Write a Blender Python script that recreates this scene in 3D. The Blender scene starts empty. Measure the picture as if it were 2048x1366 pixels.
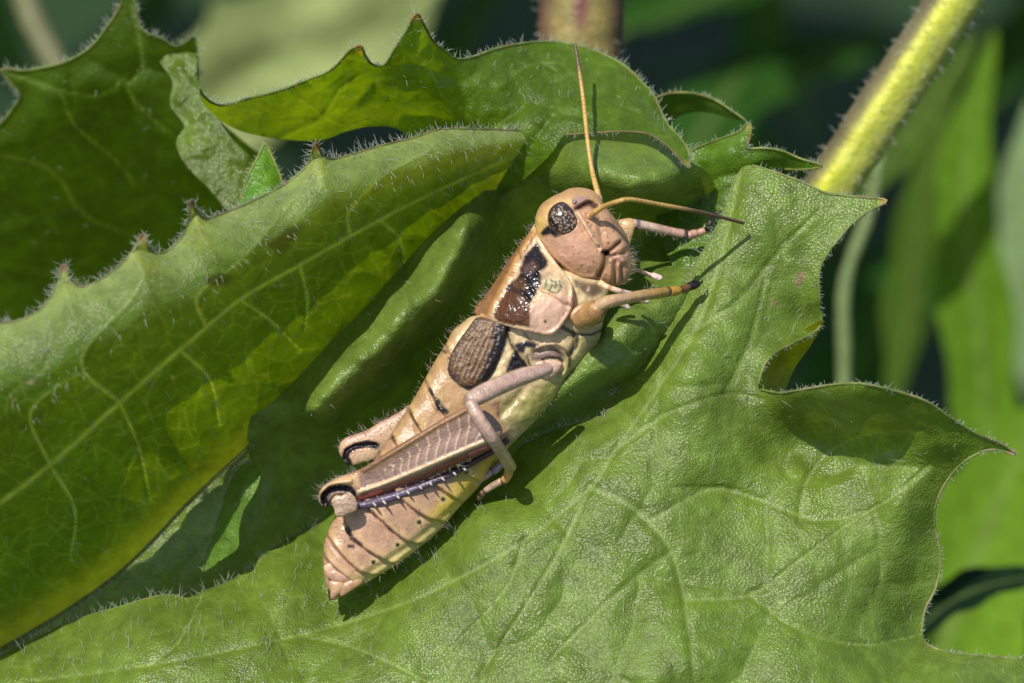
import bpy, math, random
import numpy as np
from mathutils import Vector
from mathutils.geometry import delaunay_2d_cdt

# ------------------------------------------------------------------ camera, world, sun, exposure
# 1 unit = 1 cm.  Photograph pixels (2048 x 1366) are 400 to the cm in the plane of sharp focus.
scn = bpy.context.scene
scn.unit_settings.scale_length = 0.01
PX, DIST, PITCH = 400.0, 30.0, math.radians(30)
RIGHT = np.array([1.0, 0, 0])
UP = np.array([0, math.sin(PITCH), math.cos(PITCH)])
BACK = np.array([0, -math.cos(PITCH), math.sin(PITCH)])     # towards the camera
FOCUS = np.array([0, 0, 16.0])                              # what the lens looks at, 16 cm above the soil

cam_d = bpy.data.cameras.new('camera')
cam = bpy.data.objects.new('camera', cam_d)
scn.collection.objects.link(cam)
cam.location = Vector(FOCUS + BACK * DIST)
cam.rotation_euler = (math.radians(90) - PITCH, 0, 0)
cam_d.sensor_width = 36
cam_d.lens = 36 * DIST / (2048 / PX)
cam_d.clip_start, cam_d.clip_end = 0.5, 5000
cam_d.dof.use_dof = True
cam_d.dof.focus_distance = DIST - 0.35
cam_d.dof.aperture_fstop = cam_d.lens * 1e-3 / 0.42
scn.camera = cam

SUN_CAM = np.array([-0.30, 0.56, 0.77])                     # towards the sun: right, up, to camera
SUN = SUN_CAM[0] * RIGHT + SUN_CAM[1] * UP + SUN_CAM[2] * BACK
SUN = SUN / np.linalg.norm(SUN)
elev = math.asin(SUN[2])
azim = math.atan2(SUN[0], SUN[1])
world = bpy.data.worlds.new('World')
scn.world = world
world.use_nodes = True
wn = world.node_tree.nodes
sky = wn.new('ShaderNodeTexSky')
sky.sky_type = 'NISHITA'
sky.sun_disc = False
sky.sun_elevation = elev
sky.sun_rotation = azim
world.node_tree.links.new(sky.outputs[0], wn['Background'].inputs[0])
wn['Background'].inputs[1].default_value = 0.13
sun_d = bpy.data.lights.new('sun', 'SUN')
sun_d.energy, sun_d.angle, sun_d.color = 4.5, math.radians(0.5), (1.0, 0.95, 0.86)
sun = bpy.data.objects.new('sun', sun_d)
scn.collection.objects.link(sun)
sun.rotation_euler = Vector(SUN).to_track_quat('Z', 'Y').to_euler()
sun.location = Vector(FOCUS + SUN * 60)
scn.view_settings.view_transform = 'Standard'
scn.view_settings.look = 'None'
scn.view_settings.exposure = 0.0
scn.view_settings.gamma = 1.0
scn.cycles.max_bounces = 8

rng = np.random.default_rng(7)
random.seed(7)

# ------------------------------------------------------------------ helpers
def P(px, py, w):
    """a point seen at photo pixel (px,py) standing w cm nearer than the focus plane"""
    px, py, w = (np.asarray(a, float) for a in (px, py, w))
    s = (DIST - w) / DIST / PX
    return (FOCUS + ((px - 1024) * s)[..., None] * RIGHT + ((683 - py) * s)[..., None] * UP + w[..., None] * BACK)

def lin(r, g, b):
    f = lambda c: (c / 255 / 12.92) if c / 255 <= 0.04045 else ((c / 255 + 0.055) / 1.055) ** 2.4
    return np.array([f(r), f(g), f(b)])

def hash2(ix, iy, seed):
    n = (ix.astype(np.int64) * 374761393 + iy.astype(np.int64) * 668265263 + seed * 1274126177) & 0x7fffffff
    n = ((n ^ (n >> 13)) * 1274126177) & 0x7fffffff
    return ((n ^ (n >> 16)) & 0xffff) / 65535.0

def noise(x, y, scale, seed=0, octaves=3):
    x, y = np.asarray(x, float) / scale, np.asarray(y, float) / scale
    out, amp, tot = 0, 1.0, 0
    for o in range(octaves):
        ix, iy = np.floor(x), np.floor(y)
        fx, fy = x - ix, y - iy
        fx, fy = fx * fx * (3 - 2 * fx), fy * fy * (3 - 2 * fy)
        a, b = hash2(ix, iy, seed + o), hash2(ix + 1, iy, seed + o)
        c, d = hash2(ix, iy + 1, seed + o), hash2(ix + 1, iy + 1, seed + o)
        out = out + amp * ((a * (1 - fx) + b * fx) * (1 - fy) + (c * (1 - fx) + d * fx) * fy - 0.5)
        tot += amp; amp *= 0.5; x, y = x * 2.03, y * 2.03
    return out / tot * 2

def voronoi(x, y, cell, seed, jitter=0.85):
    """(F2-F1, F1, id) of a jittered cell pattern"""
    x, y = x / cell, y / cell
    ix, iy = np.floor(x), np.floor(y)
    f1 = np.full(x.shape, 9.0); f2 = np.full(x.shape, 9.0); idn = np.zeros(x.shape)
    for dx in (-1, 0, 1):
        for dy in (-1, 0, 1):
            cx, cy = ix + dx, iy + dy
            sx = cx + 0.5 + jitter * (hash2(cx, cy, seed) - 0.5)
            sy = cy + 0.5 + jitter * (hash2(cx, cy, seed + 17) - 0.5)
            d = np.hypot(x - sx, y - sy)
            closer = d < f1
            f2 = np.where(closer, f1, np.minimum(f2, d))
            idn = np.where(closer, hash2(cx, cy, seed + 31), idn)
            f1 = np.where(closer, d, f1)
    return f2 - f1, f1, idn

def catmull(pts, n=6, closed=False):
    p = np.asarray(pts, float)
    if closed: q = np.vstack([p[-1], p, p[0], p[1]])
    else: q = np.vstack([2 * p[0] - p[1], p, 2 * p[-1] - p[-2]])
    out = []
    for i in range(1, len(q) - 2):
        a, b, c, d = q[i - 1:i + 3]
        for t in np.linspace(0, 1, n, endpoint=False):
            out.append(0.5 * (2 * b + (c - a) * t + (2 * a - 5 * b + 4 * c - d) * t * t + (3 * b - a - 3 * c + d) * t ** 3))
    if not closed: out.append(q[-2])
    return np.array(out)

def resample(pts, step, closed=False):
    p = np.asarray(pts, float)
    if closed: p = np.vstack([p, p[:1]])
    seg = np.linalg.norm(np.diff(p, axis=0), axis=1)
    s = np.concatenate([[0], np.cumsum(seg)])
    n = max(3, int(round(s[-1] / step)))
    t = np.linspace(0, s[-1], n + 1)
    out = np.stack([np.interp(t, s, p[:, k]) for k in range(p.shape[1])], 1)
    return out[:-1] if closed else out

def dist_line(x, y, pts, want='d'):
    """distance to a polyline; also the arc fraction of the nearest point and the signed side"""
    p = np.asarray(pts, float)[:, :2]
    best = np.full(x.shape, 1e9); frac = np.zeros(x.shape); side = np.zeros(x.shape)
    seg = np.linalg.norm(np.diff(p, axis=0), axis=1); cum = np.concatenate([[0], np.cumsum(seg)])
    for i in range(len(p) - 1):
        ax, ay = p[i]; dx, dy = p[i + 1] - p[i]
        L2 = dx * dx + dy * dy + 1e-12
        t = np.clip(((x - ax) * dx + (y - ay) * dy) / L2, 0, 1)
        d = np.hypot(x - ax - t * dx, y - ay - t * dy)
        m = d < best
        best = np.where(m, d, best)
        if want != 'd':
            frac = np.where(m, (cum[i] + t * seg[i]) / cum[-1], frac)
            side = np.where(m, np.sign(dx * (y - ay) - dy * (x - ax)), side)
    return best if want == 'd' else (best, frac, side)

def inside(x, y, poly):
    p = np.asarray(poly, float)
    r = np.zeros(x.shape, bool)
    j = len(p) - 1
    for i in range(len(p)):
        xi, yi = p[i]; xj, yj = p[j]
        if yi != yj:
            c = ((yi > y) != (yj > y)) & (x < (xj - xi) * (y - yi) / (yj - yi) + xi)
            r ^= c
        j = i
    return r

def sdist(x, y, poly):
    """positive inside"""
    p = np.asarray(poly, float)
    d = dist_line(x, y, np.vstack([p, p[:1]]))
    return np.where(inside(x, y, p), d, -d)

def smooth(e0, e1, x):
    t = np.clip((x - e0) / (e1 - e0), 0, 1)
    return t * t * (3 - 2 * t)

def tps(ctrl):
    c = np.asarray(ctrl, float)
    xy, w = c[:, :2] / 400, c[:, 2]
    n = len(c)
    def k(r2): return np.where(r2 > 1e-12, 0.5 * r2 * np.log(r2 + 1e-20), 0)
    d2 = ((xy[:, None] - xy[None]) ** 2).sum(-1)
    A = np.zeros((n + 3, n + 3)); A[:n, :n] = k(d2) + np.eye(n) * 2e-3
    A[:n, n] = 1; A[:n, n + 1:] = xy; A[n, :n] = 1; A[n + 1:, :n] = xy.T
    sol = np.linalg.solve(A, np.concatenate([w, np.zeros(3)]))
    def f(x, y):
        x, y = np.asarray(x, float) / 400, np.asarray(y, float) / 400
        out = sol[n] + sol[n + 1] * x + sol[n + 2] * y
        for i in range(n):
            out = out + sol[i] * k((x - xy[i, 0]) ** 2 + (y - xy[i, 1]) ** 2)
        return out
    return f

class Paint:
    """base colour of a surface, laid on by photo-pixel shapes"""
    def __init__(s, x, y, col):
        s.x, s.y = x, y
        s.c = np.tile(np.asarray(col, float), (len(x), 1))
        s.g = np.zeros(len(x))                     # pitted gloss amount
    def mix(s, m, col, gl=None):
        s.c = s.c * (1 - m[:, None]) + np.asarray(col) * m[:, None]
        if gl is not None: s.g = s.g * (1 - m) + gl * m
    def poly(s, pts, col, soft=3, op=1.0, gl=None, wob=0):
        d = sdist(s.x, s.y, pts)
        if wob: d = d + wob * noise(s.x, s.y, 14, 5)
        s.mix(op * smooth(-soft, soft, d), col, gl)
    def line(s, pts, width, col, soft=1.5, op=1.0, gl=None, taper=False, wob=0):
        d, f, _ = dist_line(s.x, s.y, pts, 'f')
        if wob: d = d + wob * noise(s.x, s.y, 10, 9)
        hw = width / 2 * ((0.35 + 0.65 * np.sin(np.pi * np.clip(f, 0.02, 0.98))) if taper else 1)
        s.mix(op * (1 - smooth(hw - soft, hw + soft, d)), col, gl)
    def dot(s, x, y, r, col, soft=1.5, op=1.0, gl=None):
        s.mix(op * (1 - smooth(r - soft, r + soft, np.hypot(s.x - x, s.y - y))), col, gl)
    def grain(s, amp, scale, seed=3):
        s.c = np.clip(s.c * (1 + amp * noise(s.x, s.y, scale, seed))[:, None], 0, 1)

# ------------------------------------------------------------------ scene objects
ORIGIN = {}
def link(o, parent=None):
    scn.collection.objects.link(o)
    if parent is not None: o.parent = parent
    return o

def root_of(o):
    while o.parent is not None: o = o.parent
    return o

def tag(o, label=None, cat=None, group=None, kind=None):
    for k, v in (('label', label), ('category', cat), ('group', group), ('kind', kind)):
        if v: o[k] = v
    return o

def thing(name, at, label, cat, group=None):
    o = bpy.data.objects.new(name, None)
    o.empty_display_size = 0.2
    o.location = Vector(at)
    ORIGIN[o.name] = np.asarray(at, float)
    link(o)
    return tag(o, label, cat, group)

def cam_xyw(V):
    rel = V - FOCUS; w = rel @ BACK; s = (DIST - w) / DIST / PX
    return 1024 + (rel @ RIGHT) / s, 683 - (rel @ UP) / s, w

def mirror_w(o, w0):
    """turn a finished part into its twin on the far side of the plane w = w0"""
    org = ORIGIN[root_of(o).name]
    co = np.empty(len(o.data.vertices) * 3); o.data.vertices.foreach_get('co', co); co = co.reshape(-1, 3)
    w = (co + org - FOCUS) @ BACK
    co += (2 * (w0 - w))[:, None] * BACK
    o.data.vertices.foreach_set('co', co.ravel()); o.data.flip_normals()
    return o

def mesh(name, verts, faces, mat, parent=None, col=None, gl=None, smoothed=True, at=None):
    """verts in world space; the object's origin is its thing's base"""
    v = np.asarray(verts, float)
    if parent is not None: org = ORIGIN[root_of(parent).name]
    else: org = np.asarray(at, float) if at is not None else v[np.argmin(v[:, 2])]
    me = bpy.data.meshes.new(name)
    f = np.asarray(faces)
    me.from_pydata((v - org).tolist(), [], f.tolist() if len(f) else [])
    if col is not None:
        a = me.attributes.new('Col', 'FLOAT_COLOR', 'POINT')
        c = np.ones((len(v), 4)); c[:, :3] = col
        c[:, 3] = 0 if gl is None else gl
        a.data.foreach_set('color', c.ravel())
    if smoothed: me.shade_smooth()
    me.materials.append(mat)
    o = bpy.data.objects.new(name, me)
    link(o, parent)
    if parent is None:
        o.location = Vector(org); ORIGIN[o.name] = org
    return o

# ------------------------------------------------------------------ materials
def new_mat(name):
    m = bpy.data.materials.new(name); m.use_nodes = True
    nt = m.node_tree; nt.nodes.clear()
    return m, nt, nt.nodes.new('ShaderNodeOutputMaterial')

def N(nt, kind, **kw):
    n = nt.nodes.new('ShaderNode' + kind)
    for k, v in kw.items():
        if k in n.inputs: n.inputs[k].default_value = v
        else: setattr(n, k, v)
    return n

def leaf_mat(name, rough=0.42, trans=0.4, tint=(1.9, 1.35, 0.18), fine=55, bump=0.35, spec=0.5, flat=None, varied=0.25):
    m, nt, out = new_mat(name); L = nt.links.new
    tc = N(nt, 'TexCoord')
    if flat is None:
        a = N(nt, 'Attribute', attribute_name='Col'); base = a.outputs['Color']
    else:
        a = N(nt, 'RGB'); a.outputs[0].default_value = (*flat, 1); base = a.outputs[0]
    # colour mottling
    n1 = N(nt, 'TexNoise', Scale=9.0, Detail=6.0, Roughness=0.65)
    L(tc.outputs['Object'], n1.inputs['Vector'])
    mr = N(nt, 'MapRange'); mr.inputs[1].default_value = 0.3; mr.inputs[2].default_value = 0.7
    mr.inputs[3].default_value = 1 - varied; mr.inputs[4].default_value = 1 + varied
    L(n1.outputs[0], mr.inputs[0])
    mul = N(nt, 'VectorMath', operation='SCALE'); L(base, mul.inputs[0]); L(mr.outputs[0], mul.inputs['Scale'])
    # fine cell relief that breaks the shine into glints
    v = N(nt, 'TexVoronoi', Scale=float(fine), Randomness=1.0); L(tc.outputs['Object'], v.inputs['Vector'])
    n2 = N(nt, 'TexNoise', Scale=fine * 0.5, Detail=5.0, Roughness=0.7); L(tc.outputs['Object'], n2.inputs['Vector'])
    ad = N(nt, 'Math', operation='MULTIPLY_ADD'); ad.inputs[1].default_value = 0.9
    L(n2.outputs[0], ad.inputs[0]); L(v.outputs['Distance'], ad.inputs[2])
    b = N(nt, 'Bump', Strength=bump, Distance=0.30 / fine); L(ad.outputs[0], b.inputs['Height'])
    n3 = N(nt, 'TexNoise', Scale=2.1, Detail=5.0); L(tc.outputs['Object'], n3.inputs['Vector'])
    rr = N(nt, 'MapRange'); rr.inputs[1].default_value = 0.35; rr.inputs[2].default_value = 0.65
    rr.inputs[3].default_value = rough - 0.06; rr.inputs[4].default_value = rough + 0.16
    L(n3.outputs[0], rr.inputs[0])
    pb = N(nt, 'BsdfPrincipled'); pb.inputs['Specular IOR Level'].default_value = spec
    L(mul.outputs[0], pb.inputs['Base Color']); L(rr.outputs[0], pb.inputs['Roughness']); L(b.outputs[0], pb.inputs['Normal'])
    tr = N(nt, 'BsdfTranslucent')
    tm = N(nt, 'VectorMath', operation='MULTIPLY'); tm.inputs[1].default_value = tint
    L(mul.outputs[0], tm.inputs[0]); L(tm.outputs[0], tr.inputs['Color'])
    mx = N(nt, 'MixShader'); mx.inputs[0].default_value = trans
    L(pb.outputs[0], mx.inputs[1]); L(tr.outputs[0], mx.inputs[2]); L(mx.outputs[0], out.inputs[0])
    return m

def skin_mat(name, rough=0.42, bump=0.25, fine=90, spec=0.5, flat=None, coat=0.0, sss=0.0):
    m, nt, out = new_mat(name); L = nt.links.new
    tc = N(nt, 'TexCoord')
    a = N(nt, 'Attribute', attribute_name='Col')
    n1 = N(nt, 'TexNoise', Scale=22.0, Detail=7.0, Roughness=0.7); L(tc.outputs['Object'], n1.inputs['Vector'])
    mr = N(nt, 'MapRange'); mr.inputs[1].default_value = 0.3; mr.inputs[2].default_value = 0.7
    mr.inputs[3].default_value = 0.84; mr.inputs[4].default_value = 1.14; L(n1.outputs[0], mr.inputs[0])
    mul = N(nt, 'VectorMath', operation='SCALE'); L(a.outputs['Color'], mul.inputs[0]); L(mr.outputs[0], mul.inputs['Scale'])
    v = N(nt, 'TexVoronoi', Scale=float(fine)); L(tc.outputs['Object'], v.inputs['Vector'])
    n2 = N(nt, 'TexNoise', Scale=fine * 0.7, Detail=4.0); L(tc.outputs['Object'], n2.inputs['Vector'])
    mm = N(nt, 'Math', operation='MULTIPLY_ADD'); mm.inputs[1].default_value = 1.5
    L(v.outputs['Distance'], mm.inputs[0]); L(n2.outputs[0], mm.inputs[2])
    st = N(nt, 'Math', operation='MULTIPLY_ADD'); st.inputs[1].default_value = 0.22; st.inputs[2].default_value = bump
    L(a.outputs['Alpha'], st.inputs[0])
    b = N(nt, 'Bump', Distance=0.008); L(mm.outputs[0], b.inputs['Height']); L(st.outputs[0], b.inputs['Strength'])
    ro = N(nt, 'Math', operation='MULTIPLY_ADD'); ro.inputs[1].default_value = -0.16; ro.inputs[2].default_value = rough
    L(a.outputs['Alpha'], ro.inputs[0])
    pb = N(nt, 'BsdfPrincipled'); pb.inputs['Specular IOR Level'].default_value = spec
    pb.inputs['Coat Weight'].default_value = coat
    if sss:
        pb.inputs['Subsurface Weight'].default_value = sss
        pb.inputs['Subsurface Radius'].default_value = (0.02, 0.01, 0.006); pb.inputs['Subsurface Scale'].default_value = 1.0
    L(mul.outputs[0], pb.inputs['Base Color']); L(ro.outputs[0], pb.inputs['Roughness']); L(b.outputs[0], pb.inputs['Normal'])
    L(pb.outputs[0], out.inputs[0])
    return m

def hair_mat(name, col):
    m, nt, out = new_mat(name); L = nt.links.new
    n1 = N(nt, 'TexNoise', Scale=30.0); mr = N(nt, 'MapRange')
    tc = N(nt, 'TexCoord'); L(tc.outputs['Object'], n1.inputs['Vector'])
    mr.inputs[3].default_value = 0.7; mr.inputs[4].default_value = 1.2; L(n1.outputs[0], mr.inputs[0])
    rgb = N(nt, 'RGB'); rgb.outputs[0].default_value = (*col, 1)
    mul = N(nt, 'VectorMath', operation='SCALE'); L(rgb.outputs[0], mul.inputs[0]); L(mr.outputs[0], mul.inputs['Scale'])
    pb = N(nt, 'BsdfPrincipled', Roughness=0.3); L(mul.outputs[0], pb.inputs['Base Color'])
    tr = N(nt, 'BsdfTranslucent'); L(mul.outputs[0], tr.inputs['Color'])
    mx = N(nt, 'MixShader'); mx.inputs[0].default_value = 0.45
    L(pb.outputs[0], mx.inputs[1]); L(tr.outputs[0], mx.inputs[2]); L(mx.outputs[0], out.inputs[0])
    return m

# ------------------------------------------------------------------ shape builders
def triangulate(pts, poly):
    r = delaunay_2d_cdt([Vector(p) for p in pts], [], [], 0, 1e-4)
    v = np.array([(q.x, q.y) for q in r[0]])
    f = np.array([t for t in r[2] if len(t) == 3])
    c = v[f].mean(1)
    f = f[inside(c[:, 0], c[:, 1], poly)]
    # face the camera: photo y runs down, so a clockwise triangle in (x, -y)
    a, b, d = v[f[:, 0]], v[f[:, 1]], v[f[:, 2]]
    cr = (b[:, 0] - a[:, 0]) * -(d[:, 1] - a[:, 1]) - -(b[:, 1] - a[:, 1]) * (d[:, 0] - a[:, 0])
    f[cr < 0] = f[cr < 0][:, ::-1]
    used = np.zeros(len(v), bool); used[f.ravel()] = True
    idx = np.cumsum(used) - 1
    return v[used], idx[f]

def grid_in(poly, s, margin):
    lo, hi = poly.min(0), poly.max(0)
    ys = np.arange(lo[1], hi[1], s * 0.866)
    pts = []
    for k, y in enumerate(ys):
        xs = np.arange(lo[0] + (k % 2) * s / 2, hi[0], s)
        pts.append(np.stack([xs, np.full(xs.shape, y)], 1))
    g = np.vstack(pts)
    g = g + rng.uniform(-0.12, 0.12, g.shape) * s
    return g[sdist(g[:, 0], g[:, 1], poly) > margin]

def grid_mesh(poly, s):
    """fast conforming hex-grid triangulation of a polygon"""
    lo, hi = poly.min(0) - 2 * s, poly.max(0) + 2 * s
    ny, nx = int((hi[1] - lo[1]) / (s * 0.866)) + 2, int((hi[0] - lo[0]) / s) + 2
    j, i = np.mgrid[0:ny, 0:nx]
    x = lo[0] + (i + 0.5 * (j % 2)) * s; y = lo[1] + j * s * 0.866
    x, y = x.ravel(), y.ravel()
    d = sdist(x, y, poly)
    id_ = lambda a, b: a * nx + b
    tri = []
    jj, ii = np.mgrid[0:ny - 1, 0:nx - 1]
    ev = (jj % 2 == 0)
    a, b, c, e = id_(jj, ii), id_(jj, ii + 1), id_(jj + 1, ii), id_(jj + 1, ii + 1)
    t1 = np.where(ev[..., None], np.stack([a, c, b], -1), np.stack([a, c, e], -1)).reshape(-1, 3)
    t2 = np.where(ev[..., None], np.stack([b, c, e], -1), np.stack([a, e, b], -1)).reshape(-1, 3)
    f = np.vstack([t1, t2])
    keep = (d[f] > -0.5 * s).sum(1) >= 3
    f = f[keep]
    used = np.zeros(len(x), bool); used[f.ravel()] = True
    snap = used & (d < 0.45 * s)
    # snap to nearest polygon point
    sx, sy = x[snap], y[snap]
    q = np.vstack([poly, poly[:1]])
    best = np.full(sx.shape, 1e9); bx, by = sx.copy(), sy.copy()
    for k in range(len(q) - 1):
        ax, ay = q[k]; dx, dy = q[k + 1] - q[k]
        t = np.clip(((sx - ax) * dx + (sy - ay) * dy) / (dx * dx + dy * dy + 1e-12), 0, 1)
        cx, cy = ax + t * dx, ay + t * dy
        dd = np.hypot(sx - cx, sy - cy); m = dd < best
        best = np.where(m, dd, best); bx = np.where(m, cx, bx); by = np.where(m, cy, by)
    x[snap], y[snap] = bx, by
    idx = np.cumsum(used) - 1
    return np.stack([x[used], y[used]], 1), idx[f]

def normals(v, f):
    n = np.cross(v[f[:, 1]] - v[f[:, 0]], v[f[:, 2]] - v[f[:, 0]])
    out = np.zeros_like(v)
    for k in range(3): np.add.at(out, f[:, k], n)
    return out / (np.linalg.norm(out, axis=1, keepdims=True) + 1e-12)

def poisson(poly, res):
    """membrane height h with laplacian -2 (pixel units), sampled on a grid"""
    lo, hi = poly.min(0) - 2 * res, poly.max(0) + 2 * res
    nx, ny = int((hi[0] - lo[0]) / res) + 2, int((hi[1] - lo[1]) / res) + 2
    X, Y = np.meshgrid(lo[0] + np.arange(nx) * res, lo[1] + np.arange(ny) * res)
    d = sdist(X.ravel(), Y.ravel(), poly).reshape(X.shape)
    m = d > 0
    h = np.where(m, d * d.max() * 0.8, 0.0)
    red = (np.add.outer(np.arange(ny), np.arange(nx)) % 2 == 0)
    om = 2 / (1 + math.pi / max(10, min(nx, ny)))
    for it in range(160):
        for msk in (m & red, m & ~red):
            nb = np.zeros_like(h)
            nb[1:-1, 1:-1] = (h[2:, 1:-1] + h[:-2, 1:-1] + h[1:-1, 2:] + h[1:-1, :-2]) / 4 + res * res * 0.5
            h = np.where(msk, h + om * (nb - h), h)
    h = np.maximum(h, 0)
    def f(x, y):
        fx, fy = (x - lo[0]) / res, (y - lo[1]) / res
        ix, iy = np.clip(fx.astype(int), 0, nx - 2), np.clip(fy.astype(int), 0, ny - 2)
        tx, ty = fx - ix, fy - iy
        return (h[iy, ix] * (1 - tx) + h[iy, ix + 1] * tx) * (1 - ty) + (h[iy + 1, ix] * (1 - tx) + h[iy + 1, ix + 1] * tx) * ty
    return f

def balloon(name, outline, wc, mat, parent, k=0.85, s=4.0, front=None, paint=None, closed_smooth=True, flat=None, back_k=None, n=5):
    """closed rounded body grown from a silhouette: depth follows the local width; front(x,y,depth01) adds relief, paint() colours it"""
    poly = catmull(outline, n, True) if closed_smooth else np.asarray(outline, float)
    poly = resample(poly, s * 0.8, True)
    h = poisson(poly, max(2.0, s * 0.8))
    # boundary plus three inner rings
    nxt, prv = np.roll(poly, -1, 0), np.roll(poly, 1, 0)
    t = nxt - prv; t = t / (np.linalg.norm(t, axis=1, keepdims=True) + 1e-9)
    nn = np.stack([-t[:, 1], t[:, 0]], 1)
    test = poly + nn * 1.0
    flip = np.where(inside(test[:, 0], test[:, 1], poly), 1, -1)[:, None]
    nn = nn * flip
    pts = [poly]
    for off in (0.5 * s * 0.35, 0.5 * s * 1.0):
        ring = poly + nn * off
        dd = sdist(ring[:, 0], ring[:, 1], poly)
        pts.append(ring[dd > off * 0.9])
    pts.append(grid_in(poly, s, s * 0.95))
    v, f = triangulate(np.vstack(pts), poly)
    x, y = v[:, 0], v[:, 1]
    d = sdist(x, y, poly)
    edge = d < 0.05
    hh = np.sqrt(np.maximum(h(x, y), 0) + np.clip(d, 0, None) * 0.0)
    dep = np.where(edge, 0, np.maximum(hh, np.sqrt(np.clip(d, 0, 2) * 2.0))) / PX
    if flat is not None: dep = flat * (1 - np.exp(-dep / flat))
    cen = wc(x, y) if callable(wc) else np.full(len(x), float(wc))
    fr = np.zeros(len(x))
    if front is not None: fr = front(x, y) * np.clip(dep / (dep.max() * 0.35), 0, 1)
    bk = k if back_k is None else back_k
    wf, wb = cen + k * dep + fr, cen - bk * dep
    nb = len(v); inner = np.where(~edge)[0]; remap = np.arange(nb); remap[inner] = nb + np.arange(len(inner))
    V = np.vstack([P(x, y, wf), P(x[inner], y[inner], wb[inner])])
    F = np.vstack([f, remap[f][:, ::-1]])
    X = np.concatenate([x, x[inner]]); Y = np.concatenate([y, y[inner]])
    pt = Paint(X, Y, (0.5, 0.4, 0.3))
    if paint: paint(pt)
    return mesh(name, V, F, mat, parent, pt.c, pt.g), (x, y, wf, normals(P(x, y, wf), f), d)

def join_meshes(name, objs, parent):
    """one mesh from several finished shells"""
    vs, fs, cs, off = [], [], [], 0
    for o in objs:
        me = o.data
        co = np.empty(len(me.vertices) * 3); me.vertices.foreach_get('co', co); vs.append(co.reshape(-1, 3))
        fi = np.empty(len(me.polygons) * 3, int); me.polygons.foreach_get('vertices', fi); fs.append(fi.reshape(-1, 3) + off)
        c = np.empty(len(me.vertices) * 4); me.attributes['Col'].data.foreach_get('color', c); cs.append(c.reshape(-1, 4))
        off += len(me.vertices)
    mat = objs[0].data.materials[0]
    org = ORIGIN[root_of(parent).name]
    for o in objs:
        me = o.data; bpy.data.objects.remove(o); bpy.data.meshes.remove(me)
    c = np.vstack(cs)
    return mesh(name, np.vstack(vs) + org, np.vstack(fs), mat, parent, c[:, :3], c[:, 3])

def tube(name, path, radii, mat, parent=None, col=None, seg=10, paint=None, step=None, sq=1.0, data=False, smooth_n=5, at=None):
    """round limb along (px,py,w) points with a radius in photo pixels at each"""
    p = np.asarray(path, float); r = np.asarray(radii, float)
    q = np.column_stack([p, r if r.ndim else np.full(len(p), r)])
    q[:, 2] *= PX
    q = catmull(q, smooth_n) if len(q) > 2 else resample(q, np.linalg.norm(q[1] - q[0]) / 6)
    if step: q = resample(q, step)
    c = P(q[:, 0], q[:, 1], q[:, 2] / PX); rad = np.maximum(q[:, 3], 0.25) / PX
    t = np.gradient(c, axis=0); t = t / (np.linalg.norm(t, axis=1, keepdims=True) + 1e-12)
    ref = BACK if abs(np.dot(t[0], BACK)) < 0.9 else UP
    V, ang = [], np.linspace(0, 2 * math.pi, seg, endpoint=False)
    n = ref - t[0] * np.dot(ref, t[0]); n /= np.linalg.norm(n)
    for i in range(len(c)):
        n = n - t[i] * np.dot(n, t[i]); n /= np.linalg.norm(n)
        b = np.cross(t[i], n)
        V.append(c[i] + rad[i] * (np.cos(ang)[:, None] * n * sq + np.sin(ang)[:, None] * b))
    m = len(c)
    V = np.vstack(V + [c[:1] - t[0] * rad[0] * 0.5, c[-1:] + t[-1] * rad[-1] * 0.5])
    F = []
    for i in range(m - 1):
        for a in range(seg):
            b_ = (a + 1) % seg
            F.append((i * seg + a, i * seg + b_, (i + 1) * seg + b_)); F.append((i * seg + a, (i + 1) * seg + b_, (i + 1) * seg + a))
    for a in range(seg):
        b_ = (a + 1) % seg
        F.append((m * seg, b_, a)); F.append((m * seg + 1, (m - 1) * seg + a, (m - 1) * seg + b_))
    X = np.concatenate([np.repeat(q[:, 0], seg), q[:1, 0], q[-1:, 0]])
    Y = np.concatenate([np.repeat(q[:, 1], seg), q[:1, 1], q[-1:, 1]])
    if step is None and False: pass
    # true photo position of every vertex, so paint lands on the sides
    rel = V - FOCUS; ww = rel @ BACK; sc = (DIST - ww) / DIST / PX
    X, Y = 1024 + (rel @ RIGHT) / sc, 683 - (rel @ UP) / sc
    pt = Paint(X, Y, col if col is not None else (0.5, 0.4, 0.3))
    pt.t = np.concatenate([np.repeat(np.linspace(0, 1, m), seg), [0, 1]])
    pt.a = np.concatenate([np.tile(ang, m), [0, 0]])
    if paint: paint(pt)
    if data: return V, np.array(F), pt.c, pt.g
    return mesh(name, V, F, mat, parent, pt.c, pt.g, at=at)

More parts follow.
